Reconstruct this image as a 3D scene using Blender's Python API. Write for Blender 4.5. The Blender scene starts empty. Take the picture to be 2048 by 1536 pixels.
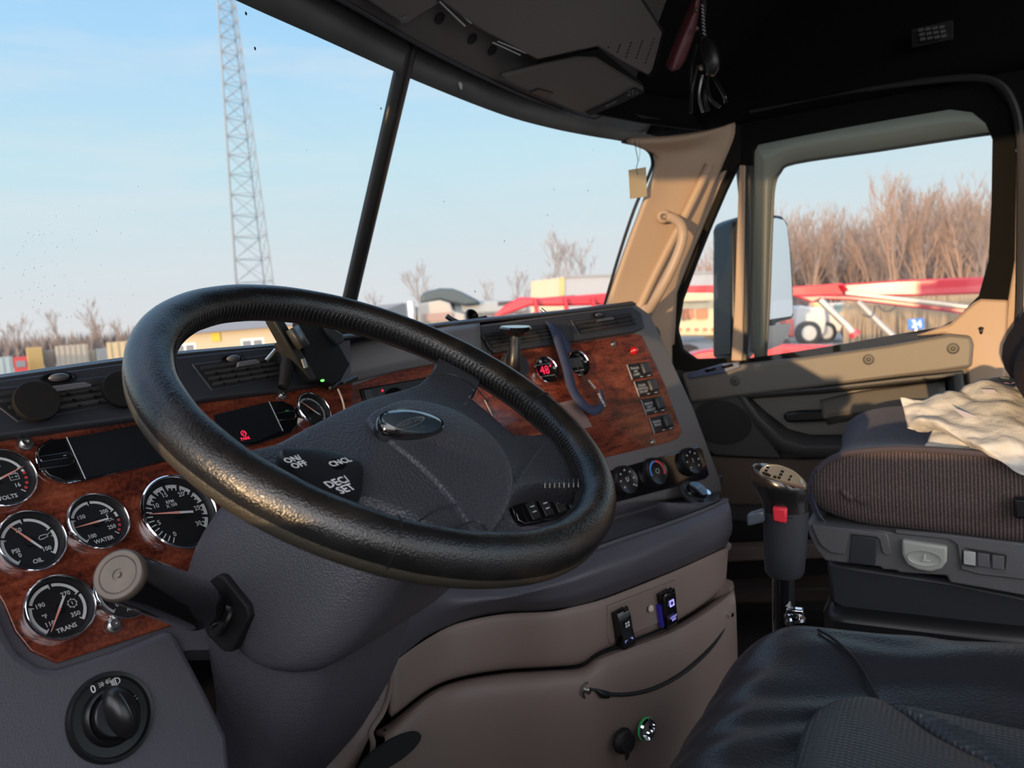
import bpy, bmesh, math, random
from mathutils import Vector as V, Matrix, noise
random.seed(7)
S = bpy.context.scene
COL = S.collection
# ------------------------------------------------------------------ camera
F = 1540.0
EYE = V((-1.07, 0.0, 2.35))                 # driver's head, cab centre line is X = 0, ground is Z = 0
RX = V((0.49124403, 0.11344597, 0.86360252))    # world X, Y, Z axes written in (right, up, forward) of the camera
RY = V((-0.86765767, -0.02332425, 0.49661469))
RZ = V((-0.07648182, 0.99327035, -0.08697436))
cam = bpy.data.cameras.new('camera'); camo = bpy.data.objects.new('camera', cam); COL.objects.link(camo)
M3 = Matrix(((RX.x, RX.y, -RX.z), (RY.x, RY.y, -RY.z), (RZ.x, RZ.y, -RZ.z)))
camo.matrix_world = Matrix.Translation(EYE) @ M3.to_4x4()
cam.sensor_width = 36; cam.lens = F / 2048 * 36; cam.clip_start = 0.02; cam.clip_end = 2000
cam.dof.use_dof = True; cam.dof.focus_distance = 0.85; cam.dof.aperture_fstop = 8.0
S.camera = camo
S.view_settings.view_transform = 'Standard'; S.view_settings.look = 'None'
S.view_settings.gamma = 1; S.view_settings.use_curve_mapping = False
S.view_settings.exposure = 0.0
# ------------------------------------------------------------------ world
def NN(nt, t, **k):
    n = nt.nodes.new(t)
    for a, b in k.items():
        if a == 'op': n.operation = b
        else: setattr(n, a, b)
    return n
def ramp(nt, stops, src=None):
    r = NN(nt, 'ShaderNodeValToRGB'); e = r.color_ramp.elements
    while len(e) > 1: e.remove(e[-1])
    e[0].position = stops[0][0]; e[0].color = (*stops[0][1], 1)
    for p, c in stops[1:]:
        x = e.new(p); x.color = (*c, 1)
    if src: nt.links.new(src, r.inputs[0])
    return r
w = bpy.data.worlds.new('sky'); S.world = w; w.use_nodes = True; nt = w.node_tree; nt.nodes.clear()
tc = NN(nt, 'ShaderNodeTexCoord'); sp = NN(nt, 'ShaderNodeSeparateXYZ'); nt.links.new(tc.outputs['Generated'], sp.inputs[0])
sky = ramp(nt, [(0.0, (.30, .27, .25)), (.495, (.52, .50, .50)), (.505, (.66, .65, .66)), (.54, (.61, .67, .70)), (.60, (.50, .69, .77)),
                (.67, (.36, .61, .84)), (.75, (.24, .49, .82)), (.86, (.34, .52, .82)), (1.0, (.5, .66, .95))])
mp = NN(nt, 'ShaderNodeMath', op='MULTIPLY_ADD'); mp.inputs[1].default_value = .5; mp.inputs[2].default_value = .5
nt.links.new(sp.outputs[2], mp.inputs[0]); nt.links.new(mp.outputs[0], sky.inputs[0])
mpg = NN(nt, 'ShaderNodeMapping'); mpg.inputs['Scale'].default_value = (1.0, 1.0, 7.0); nt.links.new(tc.outputs['Generated'], mpg.inputs[0])
cn = NN(nt, 'ShaderNodeTexNoise'); cn.inputs['Scale'].default_value = 3.0; cn.inputs['Detail'].default_value = 7; cn.inputs['Roughness'].default_value = .58
nt.links.new(mpg.outputs[0], cn.inputs['Vector'])
cr_ = ramp(nt, [(.48, (0, 0, 0)), (.75, (.55, .55, .55))], cn.outputs[0])
mixc = NN(nt, 'ShaderNodeMix', data_type='RGBA'); nt.links.new(cr_.outputs[0], mixc.inputs[0]); nt.links.new(sky.outputs[0], mixc.inputs[6])
mixc.inputs[7].default_value = (.66, .70, .74, 1)
# brighter, warmer sky towards the low sun (behind the photographer)
vd = NN(nt, 'ShaderNodeVectorMath', op='DOT_PRODUCT'); vd.inputs[1].default_value = (-.80, -.45, .40); nt.links.new(tc.outputs['Generated'], vd.inputs[0])
pw = NN(nt, 'ShaderNodeMath', op='POWER'); mx = NN(nt, 'ShaderNodeMath', op='MAXIMUM'); mx.inputs[1].default_value = 0
nt.links.new(vd.outputs['Value'], mx.inputs[0]); nt.links.new(mx.outputs[0], pw.inputs[0]); pw.inputs[1].default_value = 2.2
gl = NN(nt, 'ShaderNodeMix', data_type='RGBA', blend_type='ADD'); gl.inputs[0].default_value = 1
sc = NN(nt, 'ShaderNodeMix', data_type='RGBA', blend_type='MULTIPLY'); sc.inputs[0].default_value = 1; sc.inputs[7].default_value = (2.9, 2.65, 2.55, 1)
nt.links.new(pw.outputs[0], sc.inputs[6]); nt.links.new(mixc.outputs[2], gl.inputs[6]); nt.links.new(sc.outputs[2], gl.inputs[7])
bg = NN(nt, 'ShaderNodeBackground'); bg.inputs[1].default_value = 1.18; nt.links.new(gl.outputs[2], bg.inputs[0])
wo = NN(nt, 'ShaderNodeOutputWorld'); nt.links.new(bg.outputs[0], wo.inputs[0])
# ------------------------------------------------------------------ sun, very low, coming in over the driver's door
sl = bpy.data.lights.new('sun', 'SUN'); sl.energy = 4.3; sl.angle = math.radians(.6); sl.color = (1, .66, .34)
so = bpy.data.objects.new('sun', sl); COL.objects.link(so)
so.rotation_euler = V((1, -.03, -.05)).to_track_quat('-Z', 'Y').to_euler()

# ------------------------------------------------------------------ geometry helpers
def W(x, y, z): return EYE + V((x, y, z))            # metres from the eye
def ray(px, py):
    a, b = (px - 1024) / F, (768 - py) / F
    return V((RX.x * a + RX.y * b + RX.z, RY.x * a + RY.y * b + RY.z, RZ.x * a + RZ.y * b + RZ.z))
def onX(px, py, x): r = ray(px, py); return EYE + r * (x / r.x)
def onZ(px, py, z): r = ray(px, py); return EYE + r * (z / r.z)
def onR(px, py, d): r = ray(px, py); return EYE + r * (d / math.hypot(r.x, r.y))
class Plane:
    """a real flat surface in the cab: point, heading of its face, recline"""
    def __init__(s, p, yaw, tilt):
        y, t = math.radians(yaw), math.radians(tilt)
        s.o = V(p); s.u = V((math.cos(y), -math.sin(y), 0))
        s.n = V((-math.sin(y) * math.cos(t), -math.cos(y) * math.cos(t), math.sin(t)))
        s.v = s.n.cross(s.u)
    def at(s, px, py, w=0):
        r = ray(px, py); o = s.o + s.n * w
        return EYE + r * ((o - EYE).dot(s.n) / r.dot(s.n))
    def uv(s, u, v, w=0): return s.o + s.u * u + s.v * v + s.n * w
def onplan(px, py, c, off=0):
    """ray against an upright curved wall given by its plan (list of x, y from the eye)"""
    r = ray(px, py); best = None
    for (x0, y0), (x1, y1) in zip(c, c[1:]):
        dx, dy = x1 - x0, y1 - y0; L = math.hypot(dx, dy); nx, ny = dy / L * off, -dx / L * off
        det = r.x * dy - r.y * dx
        if abs(det) < 1e-9: continue
        t = ((x0 + nx) * dy - (y0 + ny) * dx) / det; k = ((x0 + nx) * r.y - (y0 + ny) * r.x) / det
        if t > 0:
            d = 0 if -1e-6 <= k <= 1 + 1e-6 else min(abs(k), abs(k - 1))
            if best is None or d < best[0]: best = (d, t)
    return EYE + r * best[1]
def crom(p, n, closed=False):
    out = []; N = len(p); segs = N if closed else N - 1
    g = (lambda i: p[i % N]) if closed else (lambda i: p[0] * 2 - p[1] if i < 0 else (p[N - 1] * 2 - p[N - 2] if i >= N else p[i]))
    for i in range(segs):
        a, b, c, d = g(i - 1), g(i), g(i + 1), g(i + 2)
        for j in range(n):
            t = j / n
            out.append(((b * 2) + (c - a) * t + (a * 2 - b * 5 + c * 4 - d) * t * t + (b * 3 - a - c * 3 + d) * t ** 3) * .5)
    if not closed: out.append(p[-1].copy())
    return out
def frame(axis):
    a = V(axis).normalized(); h = V((0, 0, 1)) if abs(a.z) < .9 else V((1, 0, 0))
    u = h.cross(a).normalized(); return u, a.cross(u), a
class MB:
    def __init__(s): s.v = []; s.f = []; s.m = []
    def add(s, vs, fs, mi=0):
        b = len(s.v); s.v += [V(x) for x in vs]; s.f += [[i + b for i in f] for f in fs]; s.m += [mi] * len(fs); return s
    def prism(s, pts, n, t, mi=0, mi2=None):       # outline + thickness along -n (front face at pts)
        n = V(n).normalized() * t; N = len(pts); a = [V(p) for p in pts]
        nn = V((0, 0, 0))
        for i in range(N): nn += (a[i] - a[0]).cross(a[(i + 1) % N] - a[0])
        if nn.dot(n) < 0: a.reverse()
        s.add(a + [p - n for p in a], [list(range(N))], mi)
        b = len(s.v) - 2 * N
        s.f += [[b + N + i for i in reversed(range(N))]] + [[b + (i + 1) % N, b + i, b + N + i, b + N + (i + 1) % N] for i in range(N)]
        s.m += [mi if mi2 is None else mi2] * (N + 1); return s
    def ring(s, outer, inner, n, t, mi=0):
        n = V(n).normalized() * t; N = len(outer); A = [V(p) for p in outer]; B = [V(p) for p in inner]
        vs = A + B + [p - n for p in A] + [p - n for p in B]; fs = []
        for i in range(N):
            j = (i + 1) % N
            fs += [[i, j, N + j, N + i], [2 * N + j, 2 * N + i, 3 * N + i, 3 * N + j], [i, 2 * N + i, 2 * N + j, j], [N + j, 3 * N + j, 3 * N + i, N + i]]
        return s.add(vs, fs, mi)
    def box(s, c, ax, ay, az, sx, sy, sz, mi=0):
        c, ax, ay, az = V(c), V(ax) * sx / 2, V(ay) * sy / 2, V(az) * sz / 2
        vs = [c + ax * i + ay * j + az * k for i in (-1, 1) for j in (-1, 1) for k in (-1, 1)]
        return s.add(vs, [[0, 1, 3, 2], [4, 6, 7, 5], [0, 4, 5, 1], [2, 3, 7, 6], [0, 2, 6, 4], [1, 5, 7, 3]], mi)
    def wbox(s, x0, x1, y0, y1, z0, z1, mi=0):
        return s.box(V(((x0 + x1) / 2, (y0 + y1) / 2, (z0 + z1) / 2)), (1, 0, 0), (0, 1, 0), (0, 0, 1), x1 - x0, y1 - y0, z1 - z0, mi)
    def lathe(s, o, axis, prof, n=32, mi=0, sx=1, up=None, cap=True):
        u, v, a = frame(axis)
        if up is not None: v = (V(up) - a * V(up).dot(a)).normalized(); u = v.cross(a)
        b = len(s.v); o = V(o); k = len(prof)
        for r, h in prof:
            for i in range(n):
                t = 2 * math.pi * i / n; s.v.append(o + u * (r * sx * math.cos(t)) + v * (r * math.sin(t)) + a * h)
        for j in range(k - 1):
            for i in range(n):
                i2 = (i + 1) % n; s.f.append([b + j * n + i, b + j * n + i2, b + (j + 1) * n + i2, b + (j + 1) * n + i]); s.m.append(mi)
        if prof[0][0] > 1e-6 and cap: s.f.append([b + i for i in reversed(range(n))]); s.m.append(mi)
        if prof[-1][0] > 1e-6 and cap: s.f.append([b + (k - 1) * n + i for i in range(n)]); s.m.append(mi)
        return s
    def tube(s, pts, rad, n=10, mi=0, closed=False, flat=None):
        N = len(pts); b = len(s.v); pts = [V(p) for p in pts]
        R = rad if isinstance(rad, (list, tuple)) else [rad] * N
        up = None
        for i in range(N):
            d = (pts[(i + 1) % N] if (closed or i < N - 1) else pts[i]) - (pts[i - 1] if (closed or i > 0) else pts[i])
            d.normalize()
            if up is None: up = frame(d)[0]
            up = (up - d * up.dot(d)).normalized(); w_ = d.cross(up)
            for k in range(n):
                t = 2 * math.pi * k / n
                s.v.append(pts[i] + up * (R[i] * math.cos(t)) + w_ * (R[i] * math.sin(t)))
        for i in range(N if closed else N - 1):
            j = (i + 1) % N
            for k in range(n):
                k2 = (k + 1) % n; s.f.append([b + i * n + k, b + i * n + k2, b + j * n + k2, b + j * n + k]); s.m.append(mi)
        if not closed:
            s.f += [[b + k for k in reversed(range(n))], [b + (N - 1) * n + k for k in range(n)]]; s.m += [mi, mi]
        return s
    def grid(s, P, mi=0, cu=False, cv=False):
        b = len(s.v); R, C_ = len(P), len(P[0])
        for row in P: s.v += [V(p) for p in row]
        for i in range(R if cv else R - 1):
            for j in range(C_ if cu else C_ - 1):
                i2, j2 = (i + 1) % R, (j + 1) % C_
                s.f.append([b + i * C_ + j, b + i * C_ + j2, b + i2 * C_ + j2, b + i2 * C_ + j]); s.m.append(mi)
        return s
    def dome(s, outl, c, prof, n, mi=0):            # outline shrunk towards c, lifted along n: prof = [(scale, height)]
        b = len(s.v); N = len(outl); c = V(c); n = V(n)
        for k, h in prof:
            for p in outl: s.v.append(c + (V(p) - c) * k + n * h)
        for j in range(len(prof) - 1):
            for i in range(N):
                i2 = (i + 1) % N; s.f.append([b + j * N + i, b + j * N + i2, b + (j + 1) * N + i2, b + (j + 1) * N + i]); s.m.append(mi)
        s.f.append([b + (len(prof) - 1) * N + i for i in range(N)]); s.m.append(mi)
        return s
    def ball(s, c, ax, ay, az, mi=0, n=16):
        c = V(c); b = len(s.v); m = n // 2
        for j in range(m + 1):
            p = math.pi * j / m
            for i in range(n):
                t = 2 * math.pi * i / n
                s.v.append(c + V(ax) * (math.sin(p) * math.cos(t)) + V(ay) * (math.sin(p) * math.sin(t)) + V(az) * math.cos(p))
        for j in range(m):
            for i in range(n):
                i2 = (i + 1) % n; s.f.append([b + j * n + i, b + j * n + i2, b + (j + 1) * n + i2, b + (j + 1) * n + i]); s.m.append(mi)
        return s
    def build(s, name, mats, parent=None, smooth=True, bevel=0, seg=2, sub=0, solid=0, ang=40, kind=None, fixn=True):
        me = bpy.data.meshes.new(name); me.from_pydata([tuple(p) for p in s.v], [], s.f)
        for m in (mats if isinstance(mats, (list, tuple)) else [mats]): me.materials.append(m)
        for p, mi in zip(me.polygons, s.m): p.material_index = mi; p.use_smooth = smooth
        if fixn:
            bm = bmesh.new(); bm.from_mesh(me); bmesh.ops.remove_doubles(bm, verts=bm.verts, dist=1e-6)
            bmesh.ops.recalc_face_normals(bm, faces=bm.faces); bm.to_mesh(me); bm.free()
        me.update()
        if smooth: me.set_sharp_from_angle(angle=math.radians(ang))
        o = bpy.data.objects.new(name, me); COL.objects.link(o)
        if parent:
            o.parent = parent; q = V((0, 0, 0)); x = parent
            while x: q += x.location; x = x.parent
            if not parent.data or True:
                me.transform(Matrix.Translation(-q))
        if solid: m = o.modifiers.new('solid', 'SOLIDIFY'); m.thickness = solid; m.offset = -1
        if bevel:
            m = o.modifiers.new('bevel', 'BEVEL'); m.width = bevel; m.segments = seg; m.limit_method = 'ANGLE'; m.angle_limit = math.radians(35)
            m.harden_normals = False
        if sub: m = o.modifiers.new('sub', 'SUBSURF'); m.levels = sub; m.render_levels = sub
        if kind: o['kind'] = kind
        return o
def thing(name, label, cat, loc, group=None):
    o = bpy.data.objects.new(name, None); COL.objects.link(o); o.location = V(loc); o.empty_display_size = .05
    o['label'] = label; o['category'] = cat
    if group: o['group'] = group
    return o
def tag(o, label, cat, group=None, kind=None):
    if label: o['label'] = label
    if cat: o['category'] = cat
    if group: o['group'] = group
    if kind: o['kind'] = kind
    return o
def struct(name, loc):
    o = bpy.data.objects.new(name, None); COL.objects.link(o); o.location = V(loc); o['kind'] = 'structure'; o.empty_display_size = .05; return o
def text_mb(mb, txt, o, u, v, size, mi=0, depth=.0004, align='CENTER', shear=0, bold=.0):
    cu = bpy.data.curves.new('t', 'FONT'); cu.body = txt; cu.size = 1; cu.align_x = align; cu.align_y = 'CENTER'; cu.extrude = 0; cu.shear = shear
    cu.resolution_u = 2; cu.offset = bold; cu.space_line = .85
    ob = bpy.data.objects.new('t', cu); COL.objects.link(ob)
    dg = bpy.context.evaluated_depsgraph_get(); me = ob.evaluated_get(dg).to_mesh()
    u, v = V(u), V(v); n = u.cross(v).normalized()
    mb.add([V(o) + u * (p.co.x * size) + v * (p.co.y * size) + n * depth for p in me.vertices], [list(p.vertices) for p in me.polygons], mi)
    ob.evaluated_get(dg).to_mesh_clear(); bpy.data.objects.remove(ob); bpy.data.curves.remove(cu)
    return mb
def patch(rows, nu=6, nv=6):
    R = [crom([V(p) for p in r], nu) for r in rows]
    C_ = [crom(list(c), nv) for c in zip(*R)]
    return [list(r) for r in zip(*C_)]

# ------------------------------------------------------------------ materials
MATS = {}
def mat(name, col, rough=.5, metal=0, bump=None, spec=.5, coat=0, emit=None, es=1, var=None, sheen=0, alpha=1, trans=0, aniso=None):
    m = bpy.data.materials.new(name); m.use_nodes = True; nt = m.node_tree; b = nt.nodes['Principled BSDF']; L = nt.links.new
    b.inputs['Base Color'].default_value = (*col, 1); b.inputs['Roughness'].default_value = rough; b.inputs['Metallic'].default_value = metal
    b.inputs['Specular IOR Level'].default_value = spec; b.inputs['Coat Weight'].default_value = coat; b.inputs['Coat Roughness'].default_value = .05
    b.inputs['Alpha'].default_value = alpha; b.inputs['Transmission Weight'].default_value = trans
    if sheen: b.inputs['Sheen Weight'].default_value = sheen; b.inputs['Sheen Roughness'].default_value = .4
    if emit: b.inputs['Emission Color'].default_value = (*emit, 1); b.inputs['Emission Strength'].default_value = es
    tc = NN(nt, 'ShaderNodeTexCoord')
    if var:     # (scale, amount)
        n = NN(nt, 'ShaderNodeTexNoise'); n.inputs['Scale'].default_value = var[0]; n.inputs['Detail'].default_value = 5; L(tc.outputs['Object'], n.inputs[0])
        a = var[1]; r = ramp(nt, [(.3, tuple(c * (1 - a) for c in col)), (.7, tuple(min(1, c * (1 + a)) for c in col))], n.outputs[0]); L(r.outputs[0], b.inputs['Base Color'])
    if bump:
        hs = []
        for kind, scale, dist in bump:
            if kind == 'v':
                t = NN(nt, 'ShaderNodeTexVoronoi', feature='SMOOTH_F1'); t.inputs['Scale'].default_value = scale; t.inputs['Smoothness'].default_value = .6; src = t.outputs['Distance']
            elif kind == 'e':
                t = NN(nt, 'ShaderNodeTexVoronoi', feature='DISTANCE_TO_EDGE'); t.inputs['Scale'].default_value = scale; src = t.outputs['Distance']
            elif kind == 'p':
                t = NN(nt, 'ShaderNodeTexVoronoi', voronoi_dimensions='2D'); t.inputs['Scale'].default_value = scale; t.inputs['Randomness'].default_value = 0; src = t.outputs['Distance']
            elif kind == 'd':      # perforation dots
                t = NN(nt, 'ShaderNodeTexVoronoi'); t.inputs['Scale'].default_value = scale; t.inputs['Randomness'].default_value = 0; src = t.outputs['Distance']
            else:
                t = NN(nt, 'ShaderNodeTexNoise'); t.inputs['Scale'].default_value = scale; t.inputs['Detail'].default_value = 4; src = t.outputs[0]
            L(tc.outputs['Object'], t.inputs['Vector']); hs.append((src, dist))
        prev = None
        for src, dist in hs:
            bp = NN(nt, 'ShaderNodeBump'); bp.inputs['Strength'].default_value = 1; bp.inputs['Distance'].default_value = dist; L(src, bp.inputs['Height'])
            if prev: L(prev, bp.inputs['Normal'])
            prev = bp.outputs[0]
        L(prev, b.inputs['Normal'])
    MATS[name] = m; return m
dash_m = mat('dash plastic', (.084, .080, .096), .5, bump=[('v', 700, .00022), ('n', 250, .0002)])
wing_m = mat('dash trim plastic', (.120, .114, .116), .45, bump=[('v', 800, .00015)])
darkp_m = mat('charcoal plastic', (.030, .031, .037), .42, bump=[('v', 900, .00012)])
black_m = mat('black plastic', (.010, .010, .011), .35)
matte_m = mat('black matte', (.008, .008, .009), .8)
gloss_m = mat('gloss black', (.006, .006, .007), .08, coat=.6)
tan_m = mat('taupe plastic', (.215, .160, .138), .52, bump=[('n', 300, .0002)], var=(3, .06))
pill_m = mat('tan pillar plastic', (.42, .30, .21), .55, bump=[('n', 300, .0002)])
door_m = mat('door grey plastic', (.16, .145, .125), .5, bump=[('n', 300, .0002)])
doord_m = mat('door dark plastic', (.062, .060, .060), .5, bump=[('n', 300, .0002)])
leather_m = mat('rim leather', (.010, .0095, .0095), .28, bump=[('n', 90, .0002), ('v', 750, .0003)], spec=.6, var=(25, .5))
hub_m = mat('hub vinyl', (.042, .043, .051), .40, bump=[('v', 420, .0009), ('n', 300, .0003)])
smooth_m = mat('hub satin', (.034, .033, .038), .35)
column_m = mat('column vinyl', (.070, .068, .082), .42, bump=[('v', 560, .0006), ('n', 350, .0003)])
seat_m = mat('black seat leather', (.020, .021, .026), .36, bump=[('n', 30, .0007), ('v', 520, .0003)], spec=.55)
perf_m = mat('perforated leather', (.035, .039, .046), .38, bump=[('p', 270, .0009)], spec=.5)
pipe_m = mat('seat piping', (.012, .012, .013), .4)
chrome_m = mat('chrome', (.85, .86, .88), .07, 1)
steel_m = mat('steel', (.45, .44, .42), .3, 1)
brass_m = mat('worn brass cap', (.12, .095, .075), .42, .4, var=(60, .12))
white_m = mat('white print', (.75, .75, .75), .5)
grey_m = mat('grey print', (.42, .43, .45), .5)
needle_m = mat('orange needle', (.88, .36, .30), .4)
redp_m = mat('red print', (.65, .06, .06), .5)
dial_m = mat('gauge dial', (.012, .012, .014), .5)
head_m = mat('overhead plastic', (.085, .080, .074), .55, bump=[('n', 300, .0002)])
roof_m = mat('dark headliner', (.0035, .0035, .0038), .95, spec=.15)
fab_m = mat('brown seat cloth', (.055, .036, .034), .95, sheen=.1)
blue_m = mat('blue grey seat cloth', (.052, .052, .090), .95, sheen=.15, var=(180, .35), bump=[('n', 500, .0008)])
sb_m = mat('seat base plastic', (.105, .104, .108), .5, bump=[('n', 400, .0003)])
pale_m = mat('pale grey handle', (.36, .37, .33), .4)
red_m = mat('red button', (.75, .03, .05), .35)
redlit_m = mat('red lit display', (.5, .01, .03), .5, emit=(1, .03, .10), es=1.0)
bluelit_m = mat('violet lit symbol', (.2, .2, .8), .5, emit=(.42, .38, 1), es=1.3)
bluedim_m = mat('dim blue glow', (.012, .010, .07), .4, emit=(.06, .04, .6), es=.12)
paper_m = mat('manila paper tag', (.72, .58, .36), .8)
strap_m = mat('navy webbing', (.030, .040, .085), .8, bump=[('n', 900, .0004)])
cable_m = mat('grey cable', (.3, .29, .29), .5)
rubber_m = mat('rubber', (.010, .010, .011), .6)
fuzzy_m = mat('knobbly rubber', (.018, .018, .020), .7)
green_m = mat('green glow ring', (.02, .4, .1), .4, emit=(.1, .9, .3), es=.06)
# wood: reddish burl
wood_m = mat('burl wood veneer', (.2, .05, .025), .22, coat=.5); nt = wood_m.node_tree; b = nt.nodes['Principled BSDF']
tc = NN(nt, 'ShaderNodeTexCoord'); mpn = NN(nt, 'ShaderNodeMapping'); mpn.inputs['Scale'].default_value = (11, 22, 60); nt.links.new(tc.outputs['Object'], mpn.inputs[0])
n1 = NN(nt, 'ShaderNodeTexNoise'); n1.inputs['Scale'].default_value = 1.0; n1.inputs['Detail'].default_value = 9; n1.inputs['Roughness'].default_value = .68; n1.inputs['Distortion'].default_value = .5
nt.links.new(mpn.outputs[0], n1.inputs[0])
n2 = NN(nt, 'ShaderNodeTexNoise'); n2.inputs['Scale'].default_value = 260; n2.inputs['Detail'].default_value = 4; nt.links.new(tc.outputs['Object'], n2.inputs[0])
ad = NN(nt, 'ShaderNodeMath', op='MULTIPLY_ADD'); ad.inputs[1].default_value = .38; nt.links.new(n2.outputs[0], ad.inputs[0]); nt.links.new(n1.outputs[0], ad.inputs[2])
wr = ramp(nt, [(.52, (.040, .010, .007)), (.63, (.105, .022, .012)), (.73, (.175, .038, .019)), (.88, (.26, .072, .034))], ad.outputs[0]); nt.links.new(wr.outputs[0], b.inputs['Base Color'])
# ribbed cloth for the passenger cushion side
nt = fab_m.node_tree; b = nt.nodes['Principled BSDF']; tc = NN(nt, 'ShaderNodeTexCoord')
wv = NN(nt, 'ShaderNodeTexWave'); wv.bands_direction = 'Y'; wv.inputs['Scale'].default_value = 62; wv.inputs['Distortion'].default_value = 1.2; wv.inputs['Detail Scale'].default_value = 6
nt.links.new(tc.outputs['Object'], wv.inputs[0]); nz = NN(nt, 'ShaderNodeTexNoise'); nz.inputs['Scale'].default_value = 420; nt.links.new(tc.outputs['Object'], nz.inputs[0])
mm = NN(nt, 'ShaderNodeMath', op='MULTIPLY'); nt.links.new(wv.outputs[0], mm.inputs[0]); nt.links.new(nz.outputs[0], mm.inputs[1])
fr = ramp(nt, [(.0, (.042, .028, .026)), (.25, (.078, .053, .049)), (.6, (.155, .112, .10))], mm.outputs[0]); nt.links.new(fr.outputs[0], b.inputs['Base Color'])
bp = NN(nt, 'ShaderNodeBump'); bp.inputs['Distance'].default_value = .0015; nt.links.new(mm.outputs[0], bp.inputs['Height']); nt.links.new(bp.outputs[0], b.inputs['Normal'])
frame_m = mat('frame rubber', (.008, .008, .008), .9, spec=.08)
def glassmat(name, tint, refl=.06):
    m = bpy.data.materials.new(name); m.use_nodes = True; nt = m.node_tree; nt.nodes.clear(); L = nt.links.new
    t = NN(nt, 'ShaderNodeBsdfTransparent'); t.inputs[0].default_value = (*tint, 1); g = NN(nt, 'ShaderNodeBsdfGlossy'); g.inputs['Roughness'].default_value = .02
    g.inputs['Color'].default_value = (.8, .8, .8, 1)
    f = NN(nt, 'ShaderNodeLayerWeight'); f.inputs[0].default_value = .5; p5 = NN(nt, 'ShaderNodeMath', op='POWER'); p5.inputs[1].default_value = 5; L(f.outputs['Facing'], p5.inputs[0])
    k = NN(nt, 'ShaderNodeMath', op='MULTIPLY_ADD'); k.inputs[1].default_value = .5; k.inputs[2].default_value = refl; L(p5.outputs[0], k.inputs[0])
    mx = NN(nt, 'ShaderNodeMixShader'); L(k.outputs[0], mx.inputs[0]); L(t.outputs[0], mx.inputs[1]); L(g.outputs[0], mx.inputs[2])
    o = NN(nt, 'ShaderNodeOutputMaterial'); L(mx.outputs[0], o.inputs[0]); return m
glass_m = glassmat('window glass', (.97, .985, .985), .025)
lens_m = glassmat('gauge glass', (.93, .93, .93), .05)
smoke_m = mat('smoke grey visor', (.20, .205, .19), .35); _t = smoke_m.node_tree
_a = NN(_t, 'ShaderNodeBsdfTranslucent'); _a.inputs[0].default_value = (.58, .54, .44, 1); _b = NN(_t, 'ShaderNodeMixShader'); _b.inputs[0].default_value = .75
_t.links.new(_t.nodes['Principled BSDF'].outputs[0], _b.inputs[1]); _t.links.new(_a.outputs[0], _b.inputs[2]); _t.links.new(_b.outputs[0], _t.nodes['Material Output'].inputs[0])

exec_parts = True
# ================================================================== CAB SHELL
ex = V((1, 0, 0)); ey = V((0, 1, 0)); ez = V((0, 0, 1))
def wsY(x, z):                                   # windshield surface: Y as a function of x, z (from the eye)
    yc = .955 - .44 * z
    return yc - .20 * (x - 1.07) ** 2 - (.10 * max(0, abs(x - 1.07) - .60) ** 1.5)
def onws(px, py, off=0):
    r = ray(px, py); t = 1.0
    for _ in range(30): t += (wsY(r.x * t, r.z * t) + off - r.y * t) / (r.y + .0001) * .6
    return EYE + r * t
# floor, front bulkhead, roof
MB().wbox(-1.12, 1.02, -1.2, 1.15, 2.35 - .88, 2.35 - .82).build('floor', [mat('rubber floor mat', (.022, .021, .020), .7, bump=[('n', 90, .001)], var=(12, .3))], kind='structure')
MB().wbox(-1.12, 1.10, 1.06, 1.15, 2.35 - .88, 2.35 - .06).build('wall_front', matte_m, kind='structure')
fw = MB().wbox(-1.12, 1.10, .97, 1.06, 2.35 - .88, 2.35 - .14).build('wall_firewall', matte_m, kind='structure'); fw.name = 'wall_front_lower'
# roof skin: headliner rising from the windshield header to the high roof, and over the passenger door
rows = []
for x in (-.25, .3, .9, 1.5, 1.95, 2.06):
    y0 = wsY(x, .44)
    rows.append([W(x, y0 + .03, .53), W(x, y0 - .02, .55), W(x, y0 - .18, .66), W(x, y0 - .40, .80), W(x, y0 - .75, .90), W(x, -1.2, .92)])
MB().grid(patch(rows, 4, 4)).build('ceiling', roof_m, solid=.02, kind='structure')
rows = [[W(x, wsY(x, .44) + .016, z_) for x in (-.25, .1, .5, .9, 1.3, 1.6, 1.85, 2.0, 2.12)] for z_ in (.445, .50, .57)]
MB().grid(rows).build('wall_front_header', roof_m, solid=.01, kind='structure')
# side header above the passenger door
hr = MB(); prof = [(2.12, .475), (2.075, .465), (2.05, .475), (2.03, .50), (2.03, .60), (1.96, .75), (1.80, .92)]
P = [[W(x, y, z + (.0 if y < .5 else .0)) for x, z in prof] for y in (.72, .5, .2, -.1, -.5, -1.2)]
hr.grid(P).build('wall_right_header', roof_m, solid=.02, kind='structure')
# rear part of the passenger wall, behind the door
MB().wbox(.97, 1.0, -1.2, -.20, 2.35 - .86, 2.35 + .90).build('wall_right', mat('rear side trim', (.25, .19, .14), .7), kind='structure')
# unseen driver's door, window down: its opening is shaped to place the low sun
dw = MB(); X0 = -1.13
dw.wbox(X0 - .05, X0, -.75, .80, 2.35 - .85, 2.35 - .195)
dw.wbox(X0 - .05, X0, .30, .80, 2.35 - .195, 2.35 - .105)  # raised sill step, added to keep the sun off the steering column
dw.wbox(X0 - .05, X0, .84, 1.10, 2.35 - .195, 2.35 + .50)
dw.wbox(X0 - .05, X0, -.75, -.42, 2.35 - .195, 2.35 + .45)
dw.wbox(X0 - .05, X0, -.75, 1.10, 2.35 + .415, 2.35 + .95)
dw.wbox(X0 - .05, X0, .50, .53, 2.35 - .195, 2.35 + .45)
dw.build('wall_left', [door_m], kind='structure')

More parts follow.
